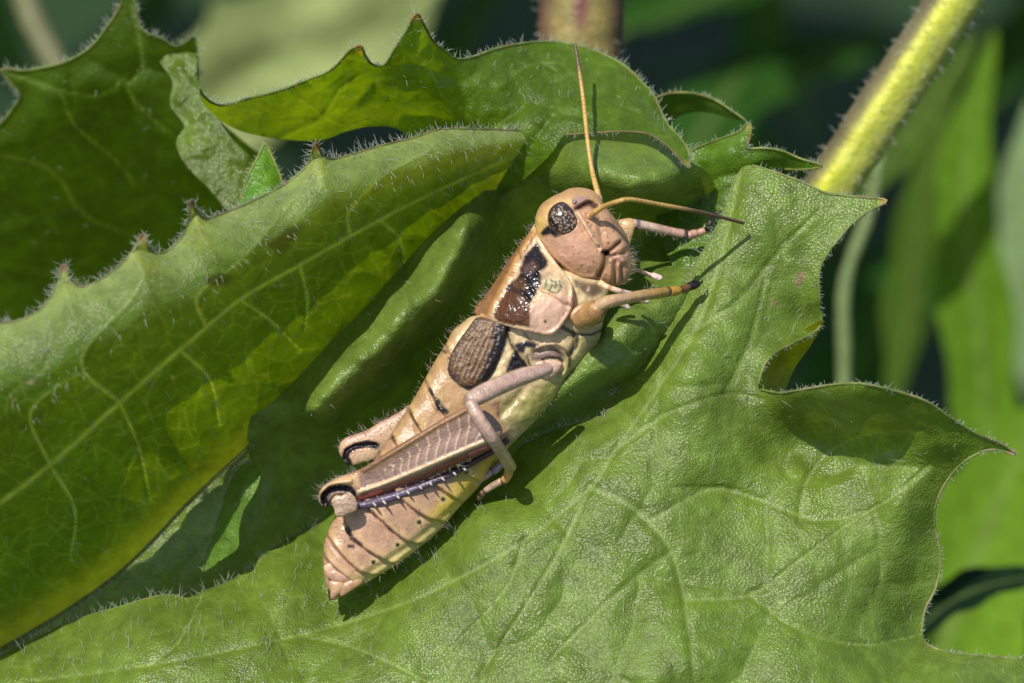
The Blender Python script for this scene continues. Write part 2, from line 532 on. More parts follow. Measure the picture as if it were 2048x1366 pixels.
def hairs(name, base, dirs, length, rad, mat, parent, bend=0.35):
    """tapered bent hairs joined as stuff"""
    base, dirs = np.asarray(base), np.asarray(dirs)
    n = len(base)
    dirs = dirs / (np.linalg.norm(dirs, axis=1, keepdims=True) + 1e-9)
    L = np.asarray(length) * np.ones(n); R = np.asarray(rad) * np.ones(n)
    bd = rng.normal(0, 1, (n, 3)) * bend
    a = np.cross(dirs, rng.normal(0, 1, (n, 3))); a /= np.linalg.norm(a, axis=1, keepdims=True)
    b = np.cross(dirs, a)
    rings = []
    for t, k in ((0.0, 1.0), (0.5, 0.7)):
        c = base + (dirs * t + bd * t * t) * L[:, None] - dirs * (0.08 * (t == 0) * L)[:, None]
        for ph in (0, 2.094, 4.189):
            rings.append(c + (math.cos(ph) * a + math.sin(ph) * b) * (R * k)[:, None])
    tip = base + (dirs + bd) * L[:, None]
    V = np.stack(rings + [tip], 1).reshape(-1, 3)
    loc = []
    for i in range(3):
        j = (i + 1) % 3
        loc += [(i, j, 3 + j), (i, 3 + j, 3 + i), (3 + i, 3 + j, 6)]
    F = (np.array(loc)[None] + (np.arange(n) * 7)[:, None, None]).reshape(-1, 3)
    o = mesh(name, V, F, mat, parent)
    o['kind'] = 'stuff'
    return o
# ------------------------------------------------------------------ the leaves in focus
M_LEAF = leaf_mat('glossy_leaf', rough=0.25, trans=0.30, fine=82, bump=1.0, spec=0.55, tint=(1.5, 1.25, 0.15))
M_FOLD = leaf_mat('folded_leaf', rough=0.26, trans=0.50, fine=82, bump=1.0, tint=(3.0, 2.35, 0.05))
M_RIM = leaf_mat('leaf_rim', rough=0.45, trans=0.3, fine=60, bump=0.3)
M_HAIR = hair_mat('leaf_hair', (0.62, 0.68, 0.55))
G_MAIN = np.array([0.150, 0.232, 0.028])
G_VEIN = np.array([0.22, 0.32, 0.085])

def leaf_sheet(name, outline, wfun, mat, parent, s=5.0, base=G_MAIN, veins=(), quilt=(), lumps=(), paint=None, sharp=4, netveins=None, vein_col=G_VEIN, vein_mix=0.6, groove=0.006):
    poly = catmull(outline, sharp, True)
    v, f = grid_mesh(poly, s)
    x, y = v[:, 0], v[:, 1]
    w = wfun(x, y)
    d_edge = np.abs(sdist(x, y, poly))
    pt = Paint(x, y, base)
    pt.grain(0.22, 90, 3); pt.grain(0.14, 22, 8)
    vm = np.zeros(len(x))
    for pts, wid in veins:
        pp = catmull(pts, 6)
        d, fr, _ = dist_line(x, y, pp, 'f')
        d = d + 1.2 * noise(x, y, 18, 4)
        wd = wid * (1 - 0.6 * fr)
        vm = np.maximum(vm, np.exp(-(np.maximum(d, 0) / wd) ** 2))
        w = w - groove * 2.2 * np.exp(-(d / (wd * 3.0)) ** 2) + groove * 0.8 * np.exp(-(d / wd) ** 2)
    for cell, amp, seed in quilt:
        wx = x + 0.25 * cell * noise(x, y, cell * 1.3, seed + 2); wy = y + 0.25 * cell * noise(x, y, cell * 1.3, seed + 5)
        e, f1, idn = voronoi(wx, wy, cell, seed)
        w = w + amp * np.sqrt(smooth(-0.12, 0.62, e)) * (0.5 + 1.0 * idn) * smooth(0, cell * 0.5, d_edge)
        if netveins is not None:
            vm = np.maximum(vm, netveins * np.exp(-(e / (2.6 / cell)) ** 2))
    for sc, amp, seed in lumps:
        w = w + amp * noise(x, y, sc, seed, 3)
    pt.mix(np.clip(vm, 0, 1) * vein_mix, vein_col)
    if paint: paint(pt)
    V = P(x, y, w)
    o = mesh(name, V, f, mat, parent, pt.c, pt.g)
    return dict(x=x, y=y, w=w, V=V, n=normals(V, f), f=f, poly=poly, obj=o)

def edge_w(sh, pts):
    """sheet depth at given pixels (nearest vertex)"""
    out = []
    for q in pts:
        out.append(sh['w'][np.argmin((sh['x'] - q[0]) ** 2 + (sh['y'] - q[1]) ** 2)])
    return np.array(out)

def rim_and_hairs(sh, margin, parent, rad=2.6, col=(0.20, 0.26, 0.06), tip=(0.30, 0.16, 0.05), per=9.0, hl=(10, 24), n_out=1.0, side=1, teeth=()):
    """thickened margin with fine hairs standing on it"""
    m = resample(catmull(margin, 4), 5.0)
    wv = edge_w(sh, m)
    wv = np.convolve(np.pad(wv, 2, mode='edge'), np.ones(5) / 5, 'valid')
    path = np.column_stack([m, wv])
    def pnt(pt):
        pt.grain(0.5, 18, 21)
        pt.mix(smooth(0.05, 0.5, noise(pt.x, pt.y, 30, 11)) * 0.5, tip)
        for tx, ty in teeth:
            pt.dot(tx, ty, 16, tip, 10, 0.9)
    tube('leaf_margin', path, np.full(len(path), rad), M_RIM, parent, col, 6, pnt, smooth_n=1)
    n = int(len(m) * 5.0 / per * 2.2)
    i = rng.integers(1, len(m) - 1, n)
    q = m[i] + rng.normal(0, 1.5, (n, 2))
    tg = m[np.minimum(i + 1, len(m) - 1)] - m[i - 1]
    tg = tg / (np.linalg.norm(tg, axis=1, keepdims=True) + 1e-9)
    out = np.stack([tg[:, 1], -tg[:, 0]], 1) * side        # in photo pixels, y down
    dx, dy = out[:, 0] + rng.normal(0, 0.35, n), out[:, 1] + rng.normal(0, 0.35, n)
    D = dx[:, None] * RIGHT - dy[:, None] * UP + (0.25 + rng.normal(0, 0.45, n))[:, None] * BACK
    return P(q[:, 0], q[:, 1], wv[i]), D, rng.uniform(hl[0], hl[1], n) / PX

def surface_hairs(sh, n, mask=None, near=None, lean=(0, 0.5), hl=(9, 20)):
    x, y = sh['x'], sh['y']
    pr = np.ones(len(x))
    if near is not None:
        pr = np.zeros(len(x))
        for pts, wd in near: pr = np.maximum(pr, np.exp(-(dist_line(x, y, pts) / wd) ** 2))
        pr = pr + 0.04
    if mask is not None: pr = pr * mask(x, y)
    i = rng.choice(len(x), n, p=pr / pr.sum())
    D = sh['n'][i] * 0.8 + lean[0] * RIGHT + lean[1] * UP + rng.normal(0, 0.25, (n, 3))
    return sh['V'][i], D, rng.uniform(hl[0], hl[1], n) / PX

def hair_set(name, parts, parent, rad=0.7):
    b = np.vstack([p[0] for p in parts]); d = np.vstack([p[1] for p in parts]); l = np.concatenate([p[2] for p in parts])
    hairs(name, b, d, l, rad / PX, M_HAIR, parent)

# ---- the leaf the grasshopper sits on: near half, far half, upper lobe
main_leaf = thing('toothed_leaf', P(1300, 1500, -0.3), 'broad glossy green leaf with toothed edge carrying the grasshopper', 'leaf')
A_top = [(-60, 1345), (0, 1312), (60, 1280), (120, 1252), (180, 1230), (240, 1213), (300, 1195), (340, 1189), (375, 1197), (410, 1182), (450, 1166), (480, 1150), (520, 1118), (560, 1087), (610, 1060), (655, 1030)]
A_hid = [(720, 1000), (800, 965), (900, 935), (1000, 925)]
A_gap = [(1040, 895), (1090, 868), (1150, 845), (1190, 836), (1213, 826), (1224, 797), (1240, 767), (1262, 740), (1290, 700), (1330, 640), (1355, 600), (1376, 560), (1396, 520), (1420, 480), (1440, 440), (1455, 400), (1470, 360), (1486, 335)]
A_right = [(1505, 331), (1540, 341), (1600, 362), (1650, 385), (1690, 391), (1730, 395), (1774, 401), (1740, 421), (1705, 447), (1680, 475), (1660, 500), (1642, 530), (1637, 560), (1641, 610), (1643, 640), (1632, 662), (1590, 684), (1550, 706), (1528, 732), (1517, 768)]
A_flap = [(1522, 779), (1560, 786), (1600, 780), (1660, 770), (1720, 767), (1780, 779), (1850, 801), (1900, 835), (1950, 866), (2000, 886), (2032, 909)]
A_low = [(1990, 899), (1960, 905), (1925, 926), (1895, 960), (1875, 1000), (1868, 1040), (1878, 1090), (1881, 1130), (1870, 1180), (1850, 1220), (1844, 1268), (1858, 1291), (1900, 1305), (1960, 1311), (2048, 1319), (2110, 1326)]
A_out = A_top + A_hid + A_gap + A_right + A_flap + A_low + [(2110, 1430), (-60, 1430)]
A_w = tps([(1600, 500, .12), (1770, 405, .22), (1690, 430, .12), (1486, 340, -.02), (1540, 420, .12), (1640, 600, .15), (1640, 650, .05), (1450, 600, .22), (1355, 605, .10), (1262, 745, .12), (1400, 750, .36), (1500, 760, .25), (1520, 780, .30), (1215, 828, .16),
    (1100, 868, .10), (1040, 900, .02), (1000, 930, -.15), (900, 950, -.30), (800, 1000, -.36), (720, 1090, -.20), (850, 1105, .15), (960, 1000, .16), (770, 1165, .12), (665, 1215, .05), (1100, 1000, .34), (1300, 950, .42), (1200, 1150, .52),
    (1000, 1250, .52), (800, 1300, .42), (500, 1260, .26), (300, 1195, -.02), (330, 1250, .18), (200, 1300, .15), (0, 1312, -.1), (100, 1390, .2), (500, 1366, .45), (480, 1150, -.15), (600, 1065, -.40), (560, 1140, -.02), (1450, 1000, .33), (1600, 960, .24),
    (1600, 785, .62), (1700, 768, .86), (1850, 803, .80), (2030, 908, .5), (1650, 880, .16), (1590, 850, .18), (1790, 890, .36), (1900, 900, .50), (1800, 1000, .42), (1870, 1050, .30), (1600, 1150, .5), (1750, 1200, .45), (1845, 1260, .3), (1400, 1300, .68), (1700, 1350, .62), (2048, 1325, .45), (1950, 1350, .62), (1100, 1400, .72)])
A_veins = [([(1480, 345), (1440, 520), (1390, 660), (1300, 800), (1230, 900), (1180, 975), (1050, 1080), (930, 1150), (800, 1210), (600, 1270), (300, 1330), (0, 1370)], 3.5),
    ([(1180, 975), (1240, 1000), (1300, 1045), (1345, 1105), (1370, 1200), (1390, 1366)], 5), ([(1345, 1105), (1270, 1160), (1190, 1230), (1100, 1320)], 4),
    ([(1230, 900), (1330, 830), (1450, 790), (1530, 800)], 3), ([(1300, 1045), (1420, 980), (1520, 1000), (1640, 1040), (1760, 1010), (1860, 930)], 3.5),
    ([(1180, 975), (1120, 1100), (1040, 1230), (960, 1350)], 3), ([(1390, 660), (1480, 600), (1560, 500), (1640, 420)], 3), ([(1370, 1200), (1500, 1190), (1600, 1120), (1680, 1060), (1760, 1010)], 3),
    ([(1500, 1190), (1600, 1260), (1720, 1290), (1840, 1270)], 3), ([(1450, 790), (1500, 680), (1530, 560)], 2.5), ([(1050, 1080), (1010, 1180), (900, 1300)], 2.5),
    ([(600, 1270), (720, 1300), (860, 1366)], 2.5), ([(300, 1330), (360, 1280), (400, 1200)], 2.5), ([(1600, 1040), (1620, 950), (1700, 880), (1850, 860)], 3)]
A_creases = [[(1250, 900), (1330, 870), (1400, 930)], [(1440, 1060), (1455, 1150), (1470, 1250)], [(1100, 1050), (1010, 1100), (930, 1150)]]
def A_paint(pt):
    for (bx, by, r) in ((1600, 555, 9), (1606, 548, 6), (1547, 606, 6), (1596, 566, 7)):
        pt.dot(bx, by, r, (0.30, 0.20, 0.11), 4, 0.85)
    for k in range(45):
        bx, by = rng.uniform(0, 2000), rng.uniform(500, 1366)
        pt.dot(bx, by, rng.uniform(2, 4.5), (0.03, 0.07, 0.01), 3, 0.5)
    for k in range(14):
        bx, by = rng.uniform(0, 1900), rng.uniform(600, 1366)
        pt.dot(bx, by, rng.uniform(1.5, 4), (0.34, 0.27, 0.15), 2, 0.7)
    pt.mix(np.clip(noise(pt.x, pt.y, 160, 41) * 1.2, 0, 1) * 0.45, (0.13, 0.22, 0.012))
    for tx, ty in ((1774, 401), (2032, 909)): pt.dot(tx, ty, 14, (0.42, 0.33, 0.07), 10)
A = leaf_sheet('blade', A_out, A_w, M_LEAF, main_leaf, 4.6, veins=A_veins, quilt=((190, .040, 5), (70, .006, 9)), lumps=((300, .09, 2), (45, .008, 6), (14, .0015, 4)), netveins=0.3, vein_mix=.8, vein_col=(0.30, 0.40, 0.11), paint=A_paint)

# the leaf margin turned under at the notch
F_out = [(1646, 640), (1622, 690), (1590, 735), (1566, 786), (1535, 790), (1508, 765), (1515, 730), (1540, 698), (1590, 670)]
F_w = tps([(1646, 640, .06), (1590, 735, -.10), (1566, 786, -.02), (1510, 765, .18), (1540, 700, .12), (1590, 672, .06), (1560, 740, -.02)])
F = leaf_sheet('turned_margin', F_out, F_w, M_FOLD, main_leaf, 4.6, base=(0.26, 0.30, 0.015), lumps=((30, .01, 3),))  # bright yellow base stands in for sunlight glowing through the margin

B_out = [(-80, 1430), (-80, 1200), (100, 1080), (280, 980), (420, 880), (470, 850), (530, 815), (590, 760), (650, 695), (710, 635), (760, 580), (810, 525), (860, 470), (910, 425), (990, 365), (1060, 315), (1110, 285), (1140, 262), (1200, 259), (1290, 260), (1340, 285), (1372, 318), (1420, 350), (1440, 420), (1450, 540), (1400, 700), (1300, 820), (1200, 920), (1000, 1020), (800, 1120), (600, 1190), (400, 1290), (200, 1400)]
B_w = tps([(530, 830, -.2), (600, 770, -.10), (700, 660, -.10), (800, 550, -.10), (900, 440, -.10), (640, 765, .08), (750, 650, .08), (850, 540, .08), (905, 475, .06),
    (658, 800, .22), (620, 825, .16), (678, 757, .16), (735, 718, .22), (796, 647, .20), (876, 590, .24), (915, 510, .20), (932, 450, .08), (600, 850, -.3), (700, 830, -.30), (790, 760, -.30), (870, 680, -.30), (950, 560, -.36), (760, 830, -.62), (860, 740, -.66), (950, 620, -.68), (1000, 480, -.6), (660, 920, -.6), (560, 1000, -.6), (440, 1120, -.5),
    (1000, 360, -.35), (1110, 290, -.18), (1140, 268, -.16), (1200, 264, -.14), (1285, 264, -.08), (1340, 290, .0), (1180, 310, .10), (1260, 320, .14), (1330, 320, .12), (1375, 330, .10), (1190, 370, .14), (1260, 392, .18), (1330, 378, .16), (1120, 420, -.5), (1230, 450, -.5), (1320, 440, -.45), (1400, 420, -.4),
    (1230, 520, -.5), (1330, 510, -.35), (1330, 590, .15), (1270, 620, .26), (1220, 660, .32), (1220, 700, .34), (1195, 748, .34), (1245, 742, .30), (1360, 560, .06), (1290, 690, .24), (1150, 785, .32), (1090, 835, .22), (1050, 868, .14), (1225, 802, -.30), (1165, 862, -.45), (1070, 890, -.35), (1050, 720, -.3), (950, 850, -.5), (800, 1000, -.8),
    (1440, 480, -.3), (1400, 680, -.3), (1300, 820, -.5), (400, 1250, -.6), (200, 1350, -.5), (100, 1100, -.6), (500, 960, -.5), (470, 1060, -.5), (430, 950, -.5)])
B_veins = [([(900, 450), (960, 560), (930, 700), (860, 830), (700, 960)], 4), ([(1180, 300), (1240, 420), (1290, 520), (1340, 580)], 3), ([(1340, 600), (1290, 680), (1180, 790)], 3), ([(800, 560), (820, 640), (790, 720)], 3)]
B = leaf_sheet('blade', B_out, B_w, M_LEAF, main_leaf, 6.0, base=G_MAIN * (1.15, 1.12, 1.5), veins=B_veins, quilt=((120, .030, 15), (45, .009, 3)), lumps=((50, .012, 6), (14, .003, 4)), netveins=0.2)

E_out = [(1308, 400), (1322, 355), (1350, 325), (1385, 300), (1420, 285), (1455, 272), (1482, 262), (1494, 246), (1502, 252), (1500, 275), (1494, 296), (1530, 296), (1565, 302), (1600, 317), (1645, 332), (1605, 339), (1570, 338), (1530, 345), (1500, 420), (1440, 560), (1390, 590), (1345, 530), (1318, 460)]
E_w = tps([(1308, 400, -.35), (1322, 355, -.3), (1420, 287, -.25), (1496, 248, -.1), (1400, 350, -.28), (1460, 310, -.15), (1500, 300, -.10), (1560, 303, -.08), (1645, 332, .0), (1570, 338, -.2), (1480, 350, -.2), (1400, 420, -.25), (1345, 480, -.2), (1390, 530, -.1), (1440, 560, -.15)])
E = leaf_sheet('lobe', E_out, E_w, M_LEAF, main_leaf, 4.6, base=(0.10, 0.20, 0.015), quilt=((70, .03, 23),), lumps=((16, .006, 4),), netveins=0.4,
    paint=lambda pt: [pt.dot(*t, 12, (0.40, 0.33, 0.07), 8) for t in ((1645, 332), (1497, 248))])

hs = [rim_and_hairs(A, A_gap, main_leaf, rad=1.8, per=14, side=1), rim_and_hairs(A, A_right, main_leaf, per=7, hl=(5, 11), side=1, tip=(0.42, 0.30, 0.12), teeth=((1774, 401),)),
      rim_and_hairs(A, A_flap + A_low, main_leaf, per=7, hl=(5, 11), side=1, tip=(0.45, 0.36, 0.22), teeth=((2032, 909),)),
      rim_and_hairs(A, A_top, main_leaf, rad=1.5, per=13, hl=(10, 22), side=1), rim_and_hairs(E, E_out[1:17], main_leaf, per=9, hl=(6, 13), side=1),
      surface_hairs(A, 650, mask=lambda x, y: ((y > 1050) & (x < 900)) * 1.0 + ((x > 1200) & (y < 1000)) * 0.35 + 0.08, lean=(0.05, 0.75), hl=(10, 26)),
      surface_hairs(A, 130, near=[([(700, 1195), (850, 1120), (960, 1020)], 10)], lean=(-.2, .7), hl=(14, 28)),
      surface_hairs(B, 260, lean=(0, 0.4))]
hair_set('leaf_hairs', hs, main_leaf)

# ---- the leaf folded along its midrib
fold = thing('folded_leaf', P(-40, 1340, -0.2), 'leaf folded along its yellow midrib with spiny pale rolled edge', 'leaf')
L1_top = [(-520, 850), (-300, 760), (-70, 672), (0, 648), (40, 640), (75, 625), (103, 592), (117, 563), (127, 528), (140, 562), (165, 574), (200, 560), (240, 530), (268, 500), (287, 467), (300, 502), (330, 504), (360, 480), (376, 448), (382, 398), (393, 425), (412, 437), (450, 426), (500, 405), (560, 375), (600, 345), (619, 322), (631, 284), (644, 310), (665, 318), (700, 310), (760, 292), (830, 275), (880, 259), (950, 258), (1050, 262), (1130, 268)]
L1_mid = [(1105, 298), (1080, 322), (1040, 355), (1000, 387), (960, 421), (920, 456), (870, 502), (820, 556), (770, 610), (720, 665), (660, 727), (600, 790), (540, 850), (480, 907), (420, 962), (360, 1020), (300, 1085), (230, 1150), (150, 1207), (80, 1250), (0, 1296), (-70, 1335), (-300, 1460), (-520, 1570)]
L1_out = L1_top + L1_mid
topline = catmull([p for p in L1_top if p not in ((127, 528), (287, 467), (382, 398), (631, 284))], 3)
midline = catmull([(1130, 268)] + L1_mid, 3)
GX = np.array([0, .06, .15, .3, .5, .65, .72, .80, .90, 1.0, 1.1])
GY = np.array([0, .06, .18, .45, .93, 1.32, 1.42, 1.46, 1.43, 1.34, 1.22])
def L1_base(x, y):
    dm, dt = dist_line(x, y, midline), dist_line(x, y, topline)
    out = np.where(inside(x, y, np.vstack([topline, midline[::1]])), 1, 0)
    f = dm / (dm + dt + 1e-6); T = dm + dt
    f = np.where((out == 0) & (dt < dm), 1 + np.minimum(dt / (T + 1), 0.1), f)
    g = np.interp(f, GX, GY)
    for _ in range(1): g = 0.34 * g + 0.33 * np.interp(f - 0.035, GX, GY) + 0.33 * np.interp(f + 0.035, GX, GY)
    return -0.36 + np.minimum(T, 450) / PX * g
L1_veins = [([(-60, 1050), (100, 930), (240, 805), (360, 700), (480, 600), (600, 530), (760, 440), (900, 370), (1060, 300)], 6), ([(240, 805), (170, 745), (175, 690), (260, 600), (300, 520)], 4),
    ([(410, 650), (395, 590), (470, 530), (560, 430), (640, 320)], 4), ([(600, 530), (615, 600), (610, 660)], 3.5), ([(480, 600), (540, 640), (600, 700)], 3), ([(700, 470), (700, 420), (770, 350), (860, 300)], 3.5), ([(360, 700), (420, 760), (440, 850)], 3.5),
    ([(240, 805), (280, 900), (300, 1000)], 3.5), ([(100, 930), (60, 830), (120, 770), (170, 745)], 3.5), ([(100, 930), (150, 1020), (140, 1120)], 3.5), ([(760, 440), (800, 480), (810, 540)], 3)]
def L1_paint(pt):
    dm = dist_line(pt.x, pt.y, midline)
    pt.mix(np.exp(-(dm / (14 + 26 * smooth(900, 100, pt.x))) ** 2) * 0.85, (0.40, 0.43, 0.04))
    dt = dist_line(pt.x, pt.y, topline)
    pt.mix(np.exp(-(dt / 72) ** 2) * 0.85, (0.36, 0.45, 0.15))
    for t in ((127, 528), (287, 467), (382, 398), (631, 284)): pt.dot(*t, 17, (0.36, 0.16, 0.07), 10, 0.85)
    pt.poly([(405, 556), (440, 545), (470, 552), (455, 570), (420, 572)], (0.05, 0.06, 0.015), 5, 0.8)
    pt.poly([(535, 490), (575, 455), (610, 445), (590, 480), (560, 510)], (0.06, 0.06, 0.015), 8, 0.7)
    for q in ((62, 765, 6), (95, 735, 3), (30, 800, 4), (345, 755, 4)): pt.dot(*q, (0.35, 0.28, 0.18), 3, 0.8)
L1 = leaf_sheet('blade', L1_out, L1_base, M_FOLD, fold, 4.6, base=(0.092, 0.170, 0.013), veins=L1_veins, quilt=((130, .022, 33), (50, .004, 37)), lumps=((60, .008, 6), (14, .0015, 4)), netveins=0.3, paint=L1_paint, groove=-0.008, vein_mix=0.9, vein_col=(0.30, 0.42, 0.16))
L2_top = [(400, 175), (404, 188), (425, 206), (450, 210), (500, 196), (560, 181), (610, 161), (660, 141), (688, 114), (700, 99), (722, 92), (729, 108), (745, 129), (770, 129), (790, 97), (812, 62), (833, 27), (850, 54), (868, 84), (890, 101), (915, 118), (950, 112), (1000, 95), (1060, 85), (1110, 84), (1160, 92), (1210, 110), (1250, 132), (1285, 165), (1310, 195), (1323, 225), (1336, 250), (1360, 275), (1378, 305), (1379, 337)]
L2_bot = [(1365, 325), (1340, 296), (1300, 269), (1250, 263), (1180, 266), (1130, 270), (1095, 315), (1000, 395), (900, 425), (850, 345), (805, 264), (745, 253), (692, 263), (640, 281), (560, 278), (480, 262), (430, 232), (403, 200)]
L2_w = tps([(1130, 270, -.06), (1200, 265, .02), (1280, 264, .12), (1379, 335, .40), (1340, 285, .26), (1320, 220, -.10), (1250, 140, -.35), (1100, 86, -.50), (1100, 180, -.3), (1000, 180, -.22), (950, 113, -.15), (900, 180, -.1), (833, 30, .45), (835, 150, .1), (830, 262, -.35), (720, 96, .45), (720, 250, -.40), (560, 182, .25), (560, 276, -.40), (420, 206, .1), (450, 246, -.4), (1000, 390, -.35), (900, 415, -.4)])
L2 = leaf_sheet('blade', L2_top + L2_bot, L2_w, M_FOLD, fold, 4.8, base=(0.115, 0.205, 0.012), veins=[([(833, 40), (838, 110), (870, 160), (900, 230)], 3), ([(560, 280), (640, 240), (680, 180), (720, 150)], 3), ([(1000, 170), (1060, 130), (1120, 125)], 3), ([(600, 200), (680, 250), (740, 240)], 3)], quilt=((110, .06, 43), (40, .012, 47)), lumps=((16, .005, 4),), netveins=0.4, groove=-0.008,
    paint=lambda pt: [pt.dot(*t, 12, (0.38, 0.30, 0.08), 8) for t in ((833, 30), (722, 94), (1379, 335))])
mid_path = np.column_stack([resample(np.array([(1120, 285)] + L1_mid), 30)])
tube('midrib', np.column_stack([mid_path, np.full(len(mid_path), -0.39)]), np.linspace(3, 9, len(mid_path)), M_RIM, fold, (0.22, 0.26, 0.03), 10, lambda pt: pt.grain(0.3, 40, 5))
hs = [rim_and_hairs(L1, L1_top, fold, rad=2.6, per=6, hl=(8, 20), side=1, col=(0.20, 0.22, 0.07), tip=(0.20, 0.10, 0.045), teeth=((127, 528), (287, 467), (382, 398), (631, 284))),
      rim_and_hairs(L2, L2_top, fold, per=7, hl=(8, 18), side=1, teeth=((833, 30), (722, 94))), rim_and_hairs(L2, L2_top[-1:] + L2_bot[:6], fold, per=14, hl=(6, 12), side=1, col=(0.18, 0.16, 0.05)),
      rim_and_hairs(L1, L1_mid, fold, rad=2.0, per=6, hl=(8, 20), side=1, col=(0.22, 0.26, 0.03)),
      surface_hairs(L1, 1000, near=[(v, 12) for v, _ in L1_veins] + [(topline, 90)], lean=(0.1, -.55), hl=(10, 22)), surface_hairs(L2, 150, lean=(0, .3))]
hair_set('leaf_hairs', hs, fold)

# ---- dim leaf behind the fold, upper left
dim = thing('jagged_leaf', P(-60, 1010, -2.6), 'dim olive leaf with big pointed teeth behind the folded leaf', 'leaf')
U_top = [(-70, 300), (0, 247), (25, 217), (41, 190), (20, 165), (4, 138), (45, 141), (80, 136), (130, 124), (180, 95), (215, 52), (240, 12), (256, -30), (270, 10), (276, 45), (292, 65), (320, 75), (350, 92), (376, 82), (388, 70), (393, 110), (396, 165)]
U_out = U_top + [(430, 230), (490, 285), (545, 330), (575, 400), (620, 440), (600, 700), (300, 1000), (-70, 1010)]
U_w = tps([(-60, 300, -1.35), (0, 140, -1.0), (256, -20, -.75), (130, 124, -.95), (290, 70, -.85), (388, 72, -.85), (396, 165, -1.1), (150, 300, -1.45), (300, 300, -1.5), (330, 200, -1.15), (370, 130, -1.05), (420, 300, -1.28), (460, 330, -1.5), (340, 400, -1.85), (150, 500, -2.1), (0, 600, -2.3), (545, 330, -1.4), (590, 450, -1.75), (400, 600, -2.5), (-60, 1000, -3.4), (300, 1000, -3.3), (600, 700, -2.7)])
U = leaf_sheet('blade', U_out, U_w, M_FOLD, dim, 7, base=(0.085, 0.15, 0.012), vein_mix=.85, veins=[([(265, 10), (285, 130), (255, 180), (320, 250), (420, 330)], 4), ([(10, 145), (120, 180), (200, 190), (255, 150)], 4), ([(0, 310), (100, 340), (170, 430), (260, 470)], 4), ([(120, 180), (150, 250), (240, 330), (300, 420)], 3)], quilt=((130, .05, 53),), lumps=((18, .006, 4),), netveins=0.3)
UL_out = [(300, 74), (350, 94), (386, 74), (394, 120), (397, 168), (425, 222), (470, 285), (540, 350), (560, 420), (480, 440), (420, 380), (372, 330), (352, 285), (368, 250), (340, 210), (345, 165), (318, 120)]
UL = leaf_sheet('lobe', UL_out, tps([(298, 72, -1.0), (385, 76, -1.0), (397, 168, -.86), (345, 180, -.9), (360, 250, -.82), (430, 250, -.80), (470, 290, -.74), (540, 350, -.72), (420, 360, -.70), (500, 430, -.66)]), M_LEAF, dim, 5, base=(0.105, 0.17, 0.010), quilt=((60, .018, 73),), lumps=((40, .03, 6), (18, .008, 3)), netveins=.3)
hair_set('leaf_hairs', [rim_and_hairs(U, U_top, dim, per=6, hl=(8, 18), side=1), surface_hairs(U, 150)], dim)

# ---- small separate leaf tips behind the fold
def small_leaf(name, outline, ctrl, label, base, s=5, mat=None, margin=None, root=None, cat='leaf'):
    t = thing(name, P(*root), label, cat)
    sh = leaf_sheet('blade', outline, tps(ctrl), mat or M_LEAF, t, s, base=base, quilt=((60, .02, 61),), lumps=((14, .005, 4),), netveins=0.3)
    if margin: hair_set('leaf_hairs', [rim_and_hairs(sh, margin, t, per=8, hl=(5, 12), side=1)], t)
    return t
T_top = [(1290, 215), (1320, 192), (1355, 185), (1395, 188), (1430, 200), (1462, 220), (1490, 240)]
small_leaf('hooked_leaf', T_top + [(1465, 239), (1430, 228), (1395, 224), (1365, 230), (1348, 242), (1320, 280), (1280, 270)],
    [(1290, 215, -.75), (1395, 188, -.55), (1490, 240, -.35), (1395, 224, -.75), (1348, 242, -.85), (1300, 260, -.9), (1430, 214, -.5)], 'small leaf lobe with hooked yellow tip behind the fold end', (0.10, 0.19, 0.02), margin=T_top, root=(1280, 270, -.9))
N_top = [(480, 400), (500, 345), (518, 310), (531, 287), (545, 315), (560, 350), (575, 400)]
small_leaf('pointed_leaf', N_top + [(560, 470), (490, 470)], [(480, 400, -.0), (531, 290, -.12), (575, 400, -.05), (530, 400, .06), (530, 470, .1)], 'small bright pointed leaf tip rising behind the pale rolled edge', (0.10, 0.24, 0.012), margin=N_top, root=(530, 470, .1))
J_l = [(405, 1143), (415, 1100), (428, 1060), (445, 1010), (460, 960), (483, 930), (506, 921)]
small_leaf('curled_leaf', J_l + [(521, 950), (510, 985), (488, 1020), (478, 1060), (476, 1095), (450, 1115)],
    [(405, 1143, -.1), (506, 921, -.02), (521, 955, .08), (445, 1010, -.04), (478, 1060, .04), (450, 1115, -.02), (480, 980, .05)], 'narrow sunlit leaf curl standing in the shade under the folded leaf', (0.13, 0.24, 0.03), margin=J_l, root=(405, 1143, -.1))
# ------------------------------------------------------------------ stems and the blurred plants behind
M_STEM = skin_mat('plant_stem', rough=0.5, bump=0.3, fine=40)
M_BACK = leaf_mat('background_leaf', rough=0.6, trans=0.3, fine=20, bump=0.2, spec=0.03)

def soil():
    m, nt, out = new_mat('soil'); L = nt.links.new
    tc = N(nt, 'TexCoord'); n1 = N(nt, 'TexNoise', Scale=0.35, Detail=8.0, Roughness=0.7); L(tc.outputs['Object'], n1.inputs['Vector'])
    cr = N(nt, 'ValToRGB'); L(n1.outputs[0], cr.inputs[0])
    cr.color_ramp.elements[0].position = 0.35; cr.color_ramp.elements[0].color = (0.006, 0.022, 0.003, 1)
    cr.color_ramp.elements[1].position = 0.7; cr.color_ramp.elements[1].color = (0.022, 0.070, 0.008, 1)
    b = N(nt, 'Bump', Strength=0.8, Distance=0.6); L(n1.outputs[0], b.inputs['Height'])
    pb = N(nt, 'BsdfPrincipled', Roughness=0.9); L(cr.outputs[0], pb.inputs['Base Color']); L(b.outputs[0], pb.inputs['Normal']); L(pb.outputs[0], out.inputs[0])
    return m
g = np.mgrid[0:81, 0:81].reshape(2, -1).T / 80.0
gx = np.sign(g - 0.5) * np.abs(g * 2 - 1) ** 2.2 * 1500
